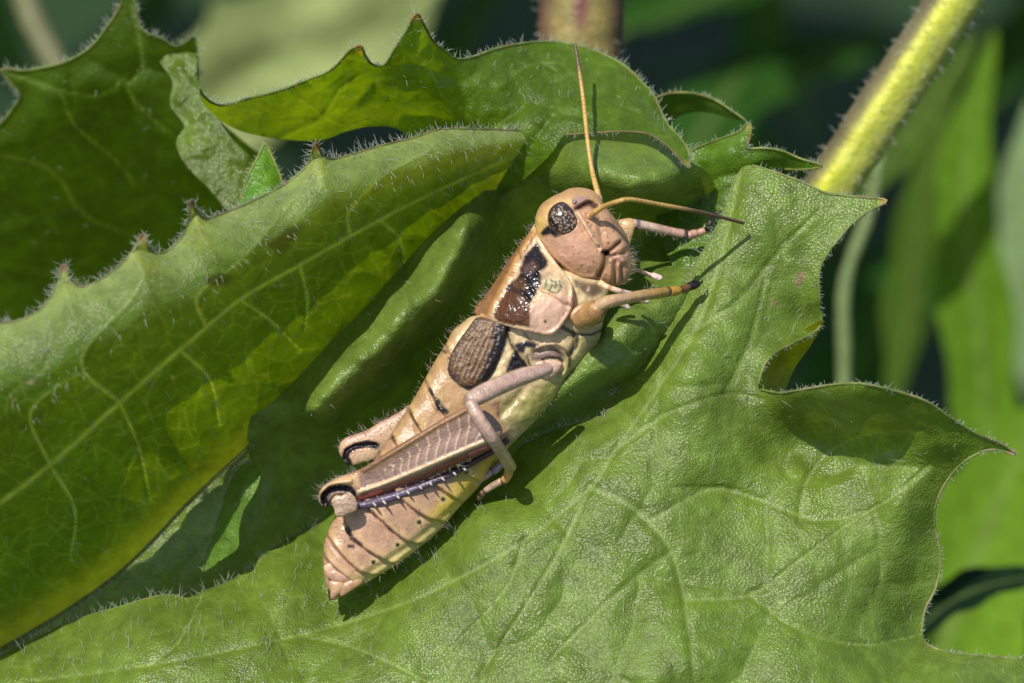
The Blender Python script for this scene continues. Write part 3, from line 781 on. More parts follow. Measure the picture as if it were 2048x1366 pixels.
gz = noise(gx[:, 0], gx[:, 1], 9, 77, 3) * 0.7
gf = []
for i in range(80):
    for j in range(80):
        a = i * 81 + j; gf += [(a, a + 81, a + 82), (a, a + 82, a + 1)]
tag(mesh('ground', np.column_stack([gx, gz]), gf, soil(), at=(0, 0, 0)), kind='structure')

def stem(name, path, radii, label, paint, nh=260, hl=(10, 22), cat='stem', seg=20, base=(0.3, 0.33, 0.04)):
    t = thing(name, P(*path[0]), label, cat)
    V, F, c, gl = tube('stalk', path, radii, M_STEM, t, base, seg, paint, step=10, data=True)
    V = V + normals(V, F) * (noise(V[:, 0] * 400, V[:, 2] * 400, 40, 12) * 0.008)[:, None]
    mesh('stalk', V, F, M_STEM, t, c, gl)
    if nh:
        i = rng.integers(0, len(V) - 2, nh)
        hairs('stem_hairs', V[i], normals(V, F)[i] + rng.normal(0, .3, (nh, 3)), rng.uniform(hl[0], hl[1], nh) / PX, 1.1 / PX, M_HAIR, t)
    return t
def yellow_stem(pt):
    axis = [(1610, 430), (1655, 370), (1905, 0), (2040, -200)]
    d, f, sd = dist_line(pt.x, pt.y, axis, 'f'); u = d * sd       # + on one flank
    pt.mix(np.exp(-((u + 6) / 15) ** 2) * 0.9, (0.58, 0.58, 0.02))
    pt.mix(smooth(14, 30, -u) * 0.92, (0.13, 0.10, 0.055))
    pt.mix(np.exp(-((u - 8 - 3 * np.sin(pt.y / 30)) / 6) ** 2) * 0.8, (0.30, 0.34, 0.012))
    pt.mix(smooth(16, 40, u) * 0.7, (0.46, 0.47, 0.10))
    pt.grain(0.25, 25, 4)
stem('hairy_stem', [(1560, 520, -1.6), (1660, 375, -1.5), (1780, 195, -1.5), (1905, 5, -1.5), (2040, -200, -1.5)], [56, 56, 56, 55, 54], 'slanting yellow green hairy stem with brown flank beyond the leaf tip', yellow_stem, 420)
def red_stem(pt):
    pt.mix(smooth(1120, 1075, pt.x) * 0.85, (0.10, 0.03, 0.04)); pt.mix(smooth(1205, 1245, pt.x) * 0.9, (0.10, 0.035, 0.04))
    pt.line([(1165, -120), (1160, 20), (1148, 85), (1140, 300)], 14, (0.13, 0.012, 0.03), 4, 0.9)
    pt.grain(0.35, 30, 6); pt.grain(0.2, 10, 8)
stem('reddish_stem', [(1150, 330, -2.0), (1158, 120, -1.9), (1162, 0, -1.9), (1166, -160, -1.9)], [90, 90, 91, 92], 'thick brown stem with dark red streak at the top', red_stem, 120, base=(0.25, 0.20, 0.055))
stem('slim_stem', [(1690, 900, -6), (1688, 700, -6), (1692, 560, -6), (1740, 420, -6), (1760, 300, -6)], [17, 17, 16, 15, 14], 'slim pale blurred stem in the dark gap right of the leaf', lambda pt: pt.grain(0.2, 40, 3), 0, base=(0.16, 0.22, 0.07), seg=10)
stem('straw_stem', [(30, -60, -7), (75, 60, -7), (140, 180, -7), (200, 300, -7)], [34, 32, 30, 28], 'blurred straw brown stem above the jagged leaf', lambda pt: pt.grain(0.2, 40, 3), 0, base=(0.20, 0.20, 0.09), seg=10)

def bg_leaf(name, pts, half, label, base, tilt=0.0, fold=0.15, group=None, wav=0.3, mat=None, seed=1, var=.25):
    """a whole blurred leaf along a centre line of (px,py,w), with midrib fold and wavy edge"""
    q = np.asarray(pts, float).copy(); q[:, 2] *= PX
    q = resample(catmull(q, 6), 25); m = len(q)
    c = P(q[:, 0], q[:, 1], q[:, 2] / PX)
    t = np.gradient(c, axis=0); t /= np.linalg.norm(t, axis=1, keepdims=True)
    sidev = np.cross(t, BACK); sidev /= np.linalg.norm(sidev, axis=1, keepdims=True)
    nrm = np.cross(sidev, t)
    sidev, nrm = sidev * math.cos(tilt) + nrm * math.sin(tilt), nrm * math.cos(tilt) - sidev * math.sin(tilt)
    V, u, K = [], np.linspace(0, 1, m), 13
    wd = half / PX * np.sin(np.pi * np.clip(u, 0.01, 0.995) ** 0.8) ** 0.75
    C = []
    for k in range(K):
        s = (k / (K - 1) * 2 - 1)
        off = wd * s * (1 + 0.10 * np.sin(u * 23 + seed * 3 + (s > 0)))
        lift = fold * wd * abs(s) ** 1.5 + wav * 0.15 * wd * np.sin(u * 17 + seed + 2 * s) * abs(s)
        V.append(c + sidev * off[:, None] + nrm * lift[:, None])
        vein = np.exp(-(s / 0.06) ** 2)
        C.append(np.tile(np.asarray(base), (m, 1)) * (1 + var * noise(u * 400, np.full(m, k * 30.0), 75, seed)[:, None]) * (1 - .5 * vein) + np.array([.2, .27, .08]) * .5 * vein)
    V = np.vstack(V)
    F = []
    for k in range(K - 1):
        for i in range(m - 1):
            a = k * m + i; F += [(a, a + 1, a + m + 1), (a, a + m + 1, a + m)]
    th = thing(name, c[0], label, 'leaf', group)
    mesh('blade', V, F, mat or M_BACK, th, np.clip(np.vstack(C), 0, 1))
    tube('petiole', [tuple(pts[0]), (pts[0][0] + (pts[0][0] - pts[1][0]) * .3, pts[0][1] + (pts[0][1] - pts[1][1]) * .3 + 30, pts[0][2] - .6)], [10, 12], M_STEM, th, (0.14, 0.18, 0.05), 8)
    return th
bg_leaf('pale_leaf', [(330, 240, -14), (520, 130, -13), (720, 70, -12.5), (900, -60, -12)], 210, 'pale sunlit blurred leaf above the toothed edge', (0.32, 0.38, 0.15), tilt=0.1, seed=2, var=.9, wav=2.2)
bg_leaf('bright_leaf', [(2000, 1100, -9), (1960, 700, -9), (1930, 350, -9), (1990, 60, -9)], 95, 'long bright blurred leaf standing at the right side', (0.11, 0.22, 0.015), tilt=0.2, seed=3)
bg_leaf('soft_leaf', [(1700, 420, -8), (1790, 300, -8), (1880, 180, -8), (1960, 60, -8)], 55, 'dim narrow blurred leaf beside the slanting stem', (0.06, 0.11, 0.015), tilt=0.3, seed=4)
bg_leaf('light_leaf', [(2120, 900, -11), (2070, 640, -11), (2040, 400, -11), (2060, 200, -11)], 80, 'whitish green blurred leaf at the right border', (0.22, 0.32, 0.14), tilt=0.1, seed=5)
bg_leaf('lime_leaf', [(1800, 1500, -7), (1900, 1250, -7), (1990, 1020, -7), (2080, 800, -7)], 190, 'wide lime green blurred leaf below the hooked tip', (0.14, 0.26, 0.02), tilt=0.1, seed=6)
bg_leaf('dusky_leaf', [(1800, 1290, -4.0), (1900, 1205, -4.0), (2000, 1165, -4.0), (2120, 1150, -4.0)], 70, 'dark narrow blurred blade crossing the lime green leaf', (0.010, 0.028, 0.012), tilt=1.0, seed=7)
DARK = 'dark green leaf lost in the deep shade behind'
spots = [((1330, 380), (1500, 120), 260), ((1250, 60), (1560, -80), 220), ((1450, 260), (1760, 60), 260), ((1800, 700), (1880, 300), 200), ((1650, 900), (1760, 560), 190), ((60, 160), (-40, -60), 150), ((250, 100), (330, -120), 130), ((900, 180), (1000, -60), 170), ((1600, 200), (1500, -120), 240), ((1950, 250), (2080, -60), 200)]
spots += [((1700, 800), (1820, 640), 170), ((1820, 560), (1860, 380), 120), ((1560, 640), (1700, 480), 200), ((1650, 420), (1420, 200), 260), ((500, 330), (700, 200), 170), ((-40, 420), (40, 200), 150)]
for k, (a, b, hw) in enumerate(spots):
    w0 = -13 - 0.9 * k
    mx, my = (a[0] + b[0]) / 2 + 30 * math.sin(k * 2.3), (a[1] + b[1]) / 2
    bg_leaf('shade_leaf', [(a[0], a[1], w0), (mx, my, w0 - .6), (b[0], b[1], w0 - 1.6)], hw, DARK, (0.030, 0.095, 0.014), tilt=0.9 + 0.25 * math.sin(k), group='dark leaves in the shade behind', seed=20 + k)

# unseen broad leaves, added above the frame to keep the background in shade
def at_cm(u, v, w): return (1024 + u * PX * DIST / (DIST - w), 683 - v * PX * DIST / (DIST - w), w)
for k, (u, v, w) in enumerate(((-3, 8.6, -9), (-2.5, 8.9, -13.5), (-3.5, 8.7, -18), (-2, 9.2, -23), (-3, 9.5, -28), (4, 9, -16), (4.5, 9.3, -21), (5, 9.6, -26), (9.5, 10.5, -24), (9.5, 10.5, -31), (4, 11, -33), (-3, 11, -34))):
    bg_leaf('added_shade_leaf', [at_cm(u - 5.5, v - .4, w), at_cm(u, v + .5, w), at_cm(u + 5, v, w)], 1150, 'unseen broad leaf added high overhead to shade the background', (0.06, 0.11, 0.02), tilt=1.2, group='unseen leaves added for shade', seed=40 + k)

bg_leaf('olive_leaf', [(1790, 820, -10), (1820, 600, -10), (1850, 380, -10), (1900, 200, -10)], 90, 'dull olive blurred leaf between slim stem and bright leaf', (0.06, 0.115, 0.014), tilt=0.9, seed=61)
# ------------------------------------------------------------------ the grasshopper
M_BODY = skin_mat('hopper_cuticle', rough=0.38, bump=0.13, fine=60, sss=0.0)
M_LIMB = skin_mat('hopper_limb', rough=0.36, bump=0.2, fine=70)
M_EYE = skin_mat('hopper_eye', rough=0.22, bump=0.05, fine=60, spec=0.7)
M_WING = skin_mat('hopper_wing', rough=0.5, bump=0.25, fine=55)
M_BRISTLE = hair_mat('hopper_bristle', (0.55, 0.48, 0.38))
hop = thing('grasshopper', P(760, 1165, 0.15), 'short winged tan grasshopper with dark brown marks climbing the leaf', 'grasshopper')
def cm(ox, oy, s): return lambda *p: [(ox + x / s, oy + y / s) for x, y in p]
c1, c2, c3, c4 = cm(960, 340, 3.594), cm(860, 560, 4.018), cm(620, 800, 3.252), cm(1040, 360, 5.254)
TAN, PINK, CREAM = lin(174, 138, 96), lin(184, 144, 118), lin(198, 174, 130)
BROWN, DBROWN, BLACK = lin(158, 118, 80), lin(92, 58, 36), lin(30, 24, 28)
YEL, OLIVE, ROSE = lin(196, 172, 52), lin(150, 140, 88), lin(150, 70, 62)

pro_out = [(1076, 446), (1056, 468), (1038, 491), (1012, 528), (988, 566), (966, 596), (952, 612), (950, 625), (958, 633), (985, 643), (1012, 652), (1060, 664), (1097, 671), (1112, 666), (1130, 644), (1144, 618), (1147, 590), (1145, 571), (1134, 552), (1112, 524), (1094, 498)]
head_out = c4((440, 128), (350, 168), (225, 255), (168, 370), (158, 490), (190, 610), (255, 735), (380, 880), (520, 980), (660, 1045), (800, 1052), (860, 1075), (940, 1095), (1040, 1112), (1130, 1045), (1186, 950), (1182, 820), (1152, 680), (1122, 590), (1080, 515), (1000, 400), (905, 285), (842, 175), (760, 108), (640, 78), (520, 88))
def groove(x, y, pts, wd, amp): return amp * np.exp(-(dist_line(x, y, catmull(pts, 5)) / wd) ** 2)

# abdomen: tergites step down towards the tail
seg_lines = [[(892, 690), (905, 715), (930, 760)], [(850, 757), (861, 782), (883, 822), (930, 870), (985, 905)], [(817, 815), (831, 845), (860, 885), (915, 935), (955, 960)], [(783, 868), (797, 895), (830, 935), (880, 975), (925, 1005)],
    [(757, 905), (780, 960), (804, 997), (854, 1034), (895, 1045)], [(715, 965), (735, 1010), (749, 1027), (811, 1080), (850, 1088)], [(680, 1015), (697, 1055), (721, 1089), (777, 1123), (800, 1125)], [(652, 1065), (682, 1107), (724, 1144), (762, 1150)], [(646, 1105), (664, 1130), (706, 1165), (715, 1175)]]
def abd_front(x, y):
    out = np.zeros(len(x))
    for L in seg_lines:
        d, f, sd = dist_line(x, y, catmull(L, 5), 'f')
        u = d * -sd                                            # + towards the head
        out += np.where(u > 0, 0.030 * np.exp(-u / 22), 0.030 * np.exp(-(u / 2.2) ** 2) * 1.0) - 0.014 * np.exp(-((u + 3) / 3) ** 2)
    out += groove(x, y, [(1010, 905), (905, 1018), (820, 1090), (740, 1145)], 7, -0.016)       # fold between back and belly plates
    out += 0.004 * noise(x, y, 22, 3) + 0.008 * noise(x, y, 60, 4)
    return out
def abd_paint(p):
    p.c[:] = TAN
    ax = dist_line(p.x, p.y, [(920, 1020), (820, 1100), (700, 1190)])
    p.mix(smooth(760, 1040, p.y) * 0.8, PINK)
    p.poly([(1100, 800), (1030, 880), (985, 925), (920, 985), (860, 1050), (800, 1092), (735, 1140), (690, 1170), (690, 1205), (800, 1135), (880, 1070), (960, 985), (1060, 860), (1130, 790)], lin(188, 172, 108), 14)
    p.poly([(985, 905), (935, 950), (890, 985), (850, 1040), (880, 1050), (930, 1000), (975, 960), (1010, 900)], YEL, 12, 0.75)
    p.poly(c3((900, 430), (1120, 300), (1140, 420), (1000, 520), (930, 560)), lin(165, 150, 40), 10, 0.7)
    for L in seg_lines:
        p.line(catmull(L, 5), 2.2, lin(105, 78, 50), 1.5, 0.6, wob=2.0)
        Lo = np.array(catmull(L, 5)) + (7, -6)
        p.line(Lo, 8, lin(200, 168, 106), 4, 0.5)
    for q in c3((1018, 468), (865, 645), (710, 795), (570, 942), (413, 1055)):
        p.dot(*q, 9, lin(215, 195, 130), 5, 0.5); p.dot(*q, 4.6, BLACK, 1.8)
    for L, w_ in ((c3((830, 10), (850, 50), (885, 80)), 12), (c3((650, 60), (670, 120), (705, 170)), 5), (c3((540, 245), (550, 270)), 6), (c2((0, 880), (50, 960), (70, 1040), (120, 1050)), 8), (c2((150, 620), (160, 660), (150, 720)), 5), (c2((110, 570), (130, 580)), 6), (c3((245, 840), (270, 900), (330, 940)), 9), (c3((380, 710), (430, 765)), 6), (c3((490, 820), (540, 860)), 4), (c3((255, 950), (280, 955)), 8)):
        p.line(L, w_, BLACK, 2.2, 0.9, 0.6, wob=2.5)
    p.poly(c2((190, 400), (330, 270), (400, 300), (290, 420), (200, 520)), CREAM, 5, 0.5)
    p.line(c3((120, 1240), (130, 1290)), 7, lin(60, 35, 20), 2); p.line(c3((190, 1270), (230, 1255)), 5, lin(120, 70, 30), 2)
    for k in range(70): p.dot(rng.uniform(650, 1000), rng.uniform(700, 1180), rng.uniform(1, 2), lin(110, 80, 60), 1, 0.6)
    p.grain(0.14, 30, 5); p.grain(0.12, 8, 6)
# thorax side plates
def tho_front(x, y):
    out = groove(x, y, c2((620, 400), (670, 540), (740, 620), (800, 700)), 4, -0.02) + groove(x, y, c2((1150, 430), (1170, 500), (1130, 600)), 6, -0.03)
    out += groove(x, y, c2((870, 560), (990, 525), (1080, 580), (1110, 660), (1070, 750)), 6, 0.030) + groove(x, y, c2((840, 580), (980, 550), (1060, 610), (1080, 700), (1030, 770)), 5, -0.03)
    out += groove(x, y, c2((1180, 440), (1370, 400)), 4, -0.02) + groove(x, y, c2((560, 1100), (740, 900), (760, 860)), 8, -0.015)
    return out + 0.012 * noise(x, y, 28, 8) + 0.005 * noise(x, y, 10, 3)
def tho_paint(p):
    p.c[:] = CREAM
    p.poly(c2((1150, 420), (1230, 440), (1400, 380), (1420, 600), (1250, 640), (1150, 760), (1000, 920), (860, 1150), (500, 1170), (520, 980), (800, 880), (1000, 800), (1130, 640)), lin(172, 158, 105), 10)
    p.poly(c2((900, 850), (1100, 800), (1000, 950), (860, 1160), (700, 1180), (760, 1000)), lin(150, 145, 72), 14, 0.8)
    p.poly(c2((380, 990), (560, 960), (570, 1150), (430, 1120)), lin(150, 115, 95), 8, 0.9)
    p.poly(c2((620, 740), (620, 690), (650, 600), (690, 560), (740, 610), (790, 690), (740, 705)), BLACK, 3, 1, 0.7, wob=4)
    p.poly(c2((680, 530), (700, 505), (790, 485), (870, 520), (840, 545), (770, 545), (760, 600), (700, 580)), BLACK, 3, 1, 0.7, wob=4)
    p.line(c2((590, 370), (625, 440), (670, 550), (720, 610)), 5, BLACK, 1.5); p.line(c2((620, 390), (575, 560), (500, 720), (440, 800)), 12, BLACK, 2.5, .95, wob=2)
    p.line(c2((760, 430), (800, 480), (880, 540)), 5, lin(70, 55, 45), 3, .8)
    p.line(c2((1060, 380), (1140, 420), (1180, 460), (1175, 530), (1130, 590)), 9, BLACK, 2.5, 0.9, wob=2)
    p.line(c2((1190, 440), (1300, 440), (1390, 400)), 5, lin(60, 50, 40), 2)
    p.line(c2((860, 560), (930, 525), (1010, 520), (1080, 560), (1120, 620), (1120, 690)), 6, lin(50, 38, 36), 1.8, .9)
    p.poly(c2((790, 590), (900, 560), (1000, 540), (1060, 590), (1080, 660), (1040, 640), (960, 620), (900, 650), (820, 650)), lin(120, 98, 92), 4, .9)
    p.line(c2((900, 640), (960, 620), (1040, 630), (1060, 650)), 6, BLACK, 1.8)
    p.line(c2((780, 600), (800, 680), (830, 715)), 4, BLACK, 1.6, .9)
    p.line(c2((560, 780), (555, 700), (590, 640)), 7, lin(235, 215, 165), 4, .6)
    p.line(c2((550, 990), (545, 1080), (560, 1140)), 4, lin(110, 60, 40), 2, .8)
    p.poly(c2((200, 830), (300, 850), (420, 820), (330, 880), (240, 880)), BLACK, 3, .9)
    p.poly(c4((560, 1040), (700, 1080), (860, 1090), (880, 1180), (760, 1230), (640, 1200), (580, 1130)), lin(96, 76, 56), 5, .9)
    p.poly(c4((570, 1130), (640, 1150), (680, 1200), (600, 1300), (560, 1340)), CREAM, 3, .9)
    p.grain(0.2, 18, 5); p.grain(0.1, 7, 6)
abd_out = [(945, 632), (925, 645), (905, 662), (892, 687), (871, 720), (850, 757), (830, 793), (805, 832), (782, 868), (755, 912), (725, 955), (700, 990), (673, 1030), (656, 1062), (647, 1095), (646, 1128), (649, 1157), (655, 1178), (660, 1200), (682, 1194), (720, 1172), (760, 1150), (798, 1126), (847, 1089), (880, 1060), (921, 1012), (957, 975), (992, 925), (1032, 880)]
trunk_out = abd_out + [(1075, 838), (1108, 798), (1132, 762), (1150, 738), (1172, 711), (1197, 684), (1204, 658), (1208, 630), (1214, 600), (1216, 575), (1195, 545), (1150, 530), (1095, 560), (1010, 620)]
tho_zone = [(955, 620), (930, 650), (905, 700), (905, 760), (935, 785), (975, 800), (1000, 840), (1040, 900), (1230, 760), (1260, 560), (1100, 520)]
def trunk_front(x, y):
    m = smooth(-12, 12, sdist(x, y, tho_zone))
    return abd_front(x, y) * (1 - m) + tho_front(x, y) * m - 0.10 * smooth(22, 50, sdist(x, y, pro_out)) - 0.12 * smooth(0, 15, sdist(x, y, head_out))
def trunk_paint(p):
    abd_paint(p); c0, g0 = p.c.copy(), p.g.copy()
    tho_paint(p)
    m = smooth(-4, 4, sdist(p.x, p.y, tho_zone))
    p.c = c0 * (1 - m[:, None]) + p.c * m[:, None]; p.g = g0 * (1 - m) + p.g * m
abd_w = tps([(660, 1200, .24), (780, 1020, .29), (900, 850, .31), (1050, 720, .32), (1000, 900, .28), (700, 1000, .28), (1180, 620, .34)])
abd, abd_s = balloon('trunk', trunk_out, abd_w, M_BODY, hop, k=1.0, flat=.21, s=3.6, front=trunk_front, paint=trunk_paint)
tho_s = abd_s
# tail valves
tail = []
for pts, cl in ((c3((90, 1080), (150, 1050), (170, 1090), (130, 1140), (100, 1120)), lin(205, 170, 140)), (c3((100, 1130), (160, 1090), (240, 1120), (330, 1110), (310, 1160), (230, 1190), (150, 1180)), PINK),
                (c3((125, 1180), (200, 1170), (240, 1200), (190, 1260), (125, 1302), (135, 1240)), lin(186, 150, 112)), (c3((200, 1200), (300, 1150), (345, 1180), (270, 1240), (200, 1275)), lin(176, 136, 98))):
    o, _ = balloon('valve', pts, .33, M_BODY, hop, k=0.75, s=3.2, paint=lambda p, cl=cl: (p.c.__setitem__(slice(None), cl), p.grain(.25, 9, 4), p.line(c3((120, 1250), (128, 1300)), 6, lin(70, 40, 25), 2)))
    tail.append(o)

# pronotum: saddle with a keel between back and side
def pro_front(x, y):
    out = groove(x, y, c1((400, 420), (280, 600), (200, 760), (100, 950), (55, 1070)), 9, 0.028)
    out += groove(x, y, c1((270, 570), (330, 660), (420, 760)), 3, -0.012) + groove(x, y, c1((190, 740), (320, 780), (400, 900)), 3, -0.012) + groove(x, y, c1((215, 850), (300, 880), (370, 960)), 3, -0.014)
    out += groove(x, y, c1((440, 860), (500, 880), (560, 940), (650, 980)), 3.5, -0.012) + groove(x, y, c1((420, 500), (520, 620), (620, 740), (665, 830), (650, 1000), (590, 1110), (500, 1185), (380, 1170), (200, 1130)), 5, 0.022)
    out += groove(x, y, c1((470, 800), (560, 820)), 9, 0.018)
    return out + 0.004 * noise(x, y, 9, 3) + 0.010 * noise(x, y, 35, 5)
def pro_paint(p):
    p.c[:] = lin(208, 176, 134)
    p.poly(c1((560, 900), (700, 900), (600, 1200), (330, 1200), (340, 950)), lin(212, 172, 148), 14, .9)
    p.poly(c1((330, 430), (420, 440), (300, 640), (215, 780), (110, 960), (60, 1100), (-60, 1050), (-60, 900), (150, 600)), lin(140, 98, 62), 5)
    p.line(c1((395, 430), (285, 600), (205, 755), (110, 930), (50, 1060)), 8, lin(190, 142, 84), 4, .9)
    p.poly(c1((0, 800), (60, 780), (120, 900), (20, 1050), (-60, 1000)), lin(150, 108, 76), 12, .7)
    p.poly(c1((405, 525), (330, 615), (290, 700), (275, 760), (205, 830), (170, 900), (98, 1040), (130, 1085), (362, 1135), (355, 960), (440, 810), (445, 735), (490, 690), (495, 655), (450, 585)), BLACK, 3, 1, 1.0, wob=5)
    p.poly(c1((190, 860), (300, 890), (350, 970), (365, 1130), (130, 1085), (98, 1040)), DBROWN, 5, .92, 1.0, wob=3)
    p.poly(c1((300, 690), (380, 655), (430, 690), (390, 740), (320, 760)), lin(96, 70, 62), 5, .8, 1.0, wob=4)
    p.poly(c1((225, 800), (320, 770), (350, 830), (320, 880), (240, 860)), lin(95, 66, 45), 5, .8, 1.0, wob=4)
    p.poly(c1((440, 740), (520, 730), (480, 790), (420, 800)), lin(120, 100, 90), 8, .6, wob=5)
    p.poly(c1((440, 800), (500, 770), (590, 790), (600, 850), (540, 885), (470, 860)), lin(205, 192, 150), 3)
    for L in (c1((480, 790), (470, 840)), c1((510, 785), (520, 830), (500, 860)), c1((545, 800), (540, 850)), c1((570, 800), (585, 850), (550, 885), (490, 870)), c1((530, 800), (560, 830))):
        p.line(L, 2.8, lin(60, 48, 38), 1.2, .85)
    p.line(c1((440, 870), (520, 900), (600, 960), (660, 985)), 2.5, lin(120, 92, 66), 1.5, .8)
    p.dot(*c1((470, 1090))[0], 3.5, lin(110, 80, 55), 1.5)
    p.line(c1((265, 565), (300, 620), (325, 650)), 2.2, lin(90, 60, 40), 1.2, .8); p.line(c1((170, 730), (240, 760)), 2.2, lin(110, 75, 45), 1.2, .7)
    p.line(c1((430, 510), (520, 640), (610, 750), (660, 830)), 8, lin(232, 205, 165), 3, .6)
    p.line(c1((10, 1040), (90, 1085), (230, 1135), (390, 1180), (500, 1190)), 4, lin(235, 200, 160), 2, .6)
    for q in c1((620, 1010), (600, 1030), (630, 960)): p.dot(*q, 3, lin(120, 90, 80), 2, .6)
    p.grain(0.18, 14, 5); p.grain(0.12, 6, 6)
def surf(sets, x, y):
    best = -9
    for S in sets:
        d2 = (S[0] - x) ** 2 + (S[1] - y) ** 2; i = np.argmin(d2)
        if d2[i] < 60: best = max(best, S[2][i])
    return best
pro_w = tps([(1076, 446, .33), (1038, 491, .33), (988, 566, .33), (952, 612, .33)] + [(x, y, max(.36, surf([abd_s], x, y) + .022)) for x, y in ((985, 643), (1012, 652), (1060, 664), (1097, 671), (1130, 644), (1144, 618), (1145, 571))] + [(1112, 524, .44), (1094, 498, .38), (1040, 570, .42)])
PK = dict(k=.62, s=3.2, front=pro_front, paint=pro_paint)
pro, pro_s = balloon('pronotum', pro_out, pro_w, M_BODY, hop, **PK)
pro2 = mirror_w(balloon('pronotum', pro_out, pro_w, M_BODY, hop, **PK)[0], .33)

# head
def head_front(x, y):
    out = groove(x, y, c4((600, 330), (660, 430), (760, 600), (860, 740)), 4, 0.022) + groove(x, y, c4((640, 460), (720, 600), (830, 730)), 4, -0.010)
    out += groove(x, y, c4((905, 770), (960, 730), (1050, 650)), 3.2, -0.030) + groove(x, y, c4((905, 770), (890, 880), (830, 1010)), 5, -0.035) + groove(x, y, c4((905, 770), (830, 700)), 3, -0.02)
    out += groove(x, y, c4((830, 430), (870, 640), (920, 720)), 5, -0.014) + groove(x, y, c4((930, 420), (1010, 520), (1040, 620)), 12, 0.02)
    out += groove(x, y, c4((600, 310), (660, 270), (730, 240), (800, 280)), 5, -0.045) + groove(x, y, c4((700, 330), (770, 340)), 6, 0.022)
    out += groove(x, y, c4((990, 740), (1060, 720), (1110, 690)), 7, 0.02) + groove(x, y, c4((1040, 800), (1080, 850)), 7, 0.028) + groove(x, y, c4((990, 790), (1100, 770)), 2.5, -0.018)
    out += groove(x, y, c4((1000, 860), (1000, 1080)), 3, -0.02) + groove(x, y, c4((950, 860), (950, 1050)), 5, 0.015) + groove(x, y, c4((1030, 900), (1030, 1080)), 4, 0.014) + groove(x, y, c4((1070, 880), (1080, 1060)), 4, -0.016)
    out += groove(x, y, c4((230, 640), (380, 830), (540, 960), (680, 1020), (800, 1020)), 4, 0.012) + groove(x, y, c4((220, 520), (290, 470)), 8, -0.01)
    return out + 0.006 * noise(x, y, 24, 4) + 0.002 * noise(x, y, 7, 8)
def head_paint(p):
    p.c[:] = lin(186, 144, 110)
    p.poly(c4((300, 620), (640, 560), (800, 760), (700, 900), (420, 820)), lin(198, 150, 126), 18, .8)
    p.poly(c4((140, 300), (400, 100), (640, 60), (860, 180), (900, 290), (780, 240), (620, 150), (420, 210), (300, 300), (230, 420), (140, 520)), lin(178, 140, 92), 10, .9)
    p.poly(c4((250, 300), (420, 210), (520, 190), (560, 260), (420, 240), (310, 330), (260, 440)), lin(222, 178, 112), 7, .9)
    p.poly(c4((150, 380), (230, 380), (290, 460), (200, 600), (150, 520)), lin(205, 175, 95), 8, .85)
    p.poly(c4((210, 560), (250, 510), (300, 470), (350, 520), (420, 590), (370, 605), (320, 570), (240, 590)), BLACK, 3, 1, .6)
    p.poly(c4((540, 190), (660, 165), (740, 190), (700, 230), (620, 270), (570, 300)), lin(160, 130, 118), 5, .9)
    p.line(c4((600, 305), (660, 265), (730, 245), (800, 285)), 9, lin(72, 48, 42), 3, .95)
    p.dot(*c4((575, 232))[0], 5, lin(70, 50, 55), 1.5, 1, .8); p.dot(*c4((570, 228))[0], 2.2, lin(190, 170, 160), 1)
    p.line(c4((605, 330), (660, 430), (760, 600), (850, 730)), 7, lin(222, 182, 148), 3, .8)
    p.poly(c4((780, 390), (900, 400), (1010, 470), (1060, 560), (1000, 520), (900, 440), (840, 430)), lin(120, 92, 72), 7, .8)
    p.poly(c4((1060, 580), (1140, 600), (1180, 760), (1190, 950), (1120, 1060), (1060, 1100), (1080, 900), (1110, 780)), lin(160, 130, 105), 8, .7)
    p.line(c4((905, 770), (960, 730), (1050, 650)), 5, lin(70, 52, 40), 2, .9); p.line(c4((910, 780), (890, 880), (830, 1000)), 9, lin(105, 84, 62), 4, .85)
    p.line(c4((860, 750), (910, 765), (950, 790)), 7, lin(45, 34, 26), 2.5, .95); p.dot(*c4((910, 765))[0], 5, lin(40, 30, 25), 2)
    p.poly(c4((1000, 800), (1060, 790), (1090, 840), (1040, 880), (1000, 850)), lin(214, 160, 148), 4, .8)
    for L in (c4((1000, 880), (1005, 1080)), c4((1065, 900), (1070, 1070)), c4((960, 790), (1100, 775))): p.line(L, 3, lin(100, 76, 58), 1.6, .8)
    for q in c4((712, 448), (748, 482), (780, 550), (772, 595), (620, 783), (813, 750), (775, 862), (945, 870), (720, 960), (650, 900), (560, 700), (920, 600), (980, 540), (930, 660), (565, 780)): p.dot(*q, 1.9, lin(70, 45, 35), .9, .9)
    p.line(c4((420, 790), (560, 790), (700, 800)), 3, lin(225, 185, 150), 2, .5)
    p.grain(0.12, 22, 5); p.grain(0.10, 6, 6)
head, head_s = balloon('head', head_out, .36, M_BODY, hop, k=0.98, s=2.8, front=head_front, paint=head_paint)
body = join_meshes('body', [abd] + tail + [pro, pro2, head], hop)

# eyes
eye_poly = c4((300, 340), (330, 285), (390, 240), (450, 228), (510, 262), (570, 330), (625, 410), (655, 480), (640, 530), (570, 570), (480, 590), (400, 580), (340, 530), (300, 460), (290, 400))
ew = surf([head_s], 1129, 438)
def eye_paint(p):
    p.c[:] = lin(58, 44, 46)
    p.poly(c4((290, 400), (420, 380), (470, 420), (400, 470), (330, 520), (290, 460)), lin(28, 20, 24), 8, .9)
    e, f1, idn = voronoi(p.x, p.y, 5.6, 3)
    p.mix((f1 < 0.36) * (idn > .2) * 0.8 * smooth(2, 9, sdist(p.x, p.y, eye_poly)), lin(172, 150, 118))
    p.mix(1 - smooth(0, 5, sdist(p.x, p.y, eye_poly)), lin(70, 52, 50)); p.g[:] = .2
for sgn in (1, -1):
    o, _ = balloon('eye', eye_poly, ew - .028, M_EYE, hop, k=1.15, s=1.7, paint=eye_paint)
    if sgn < 0: mirror_w(o, .36)

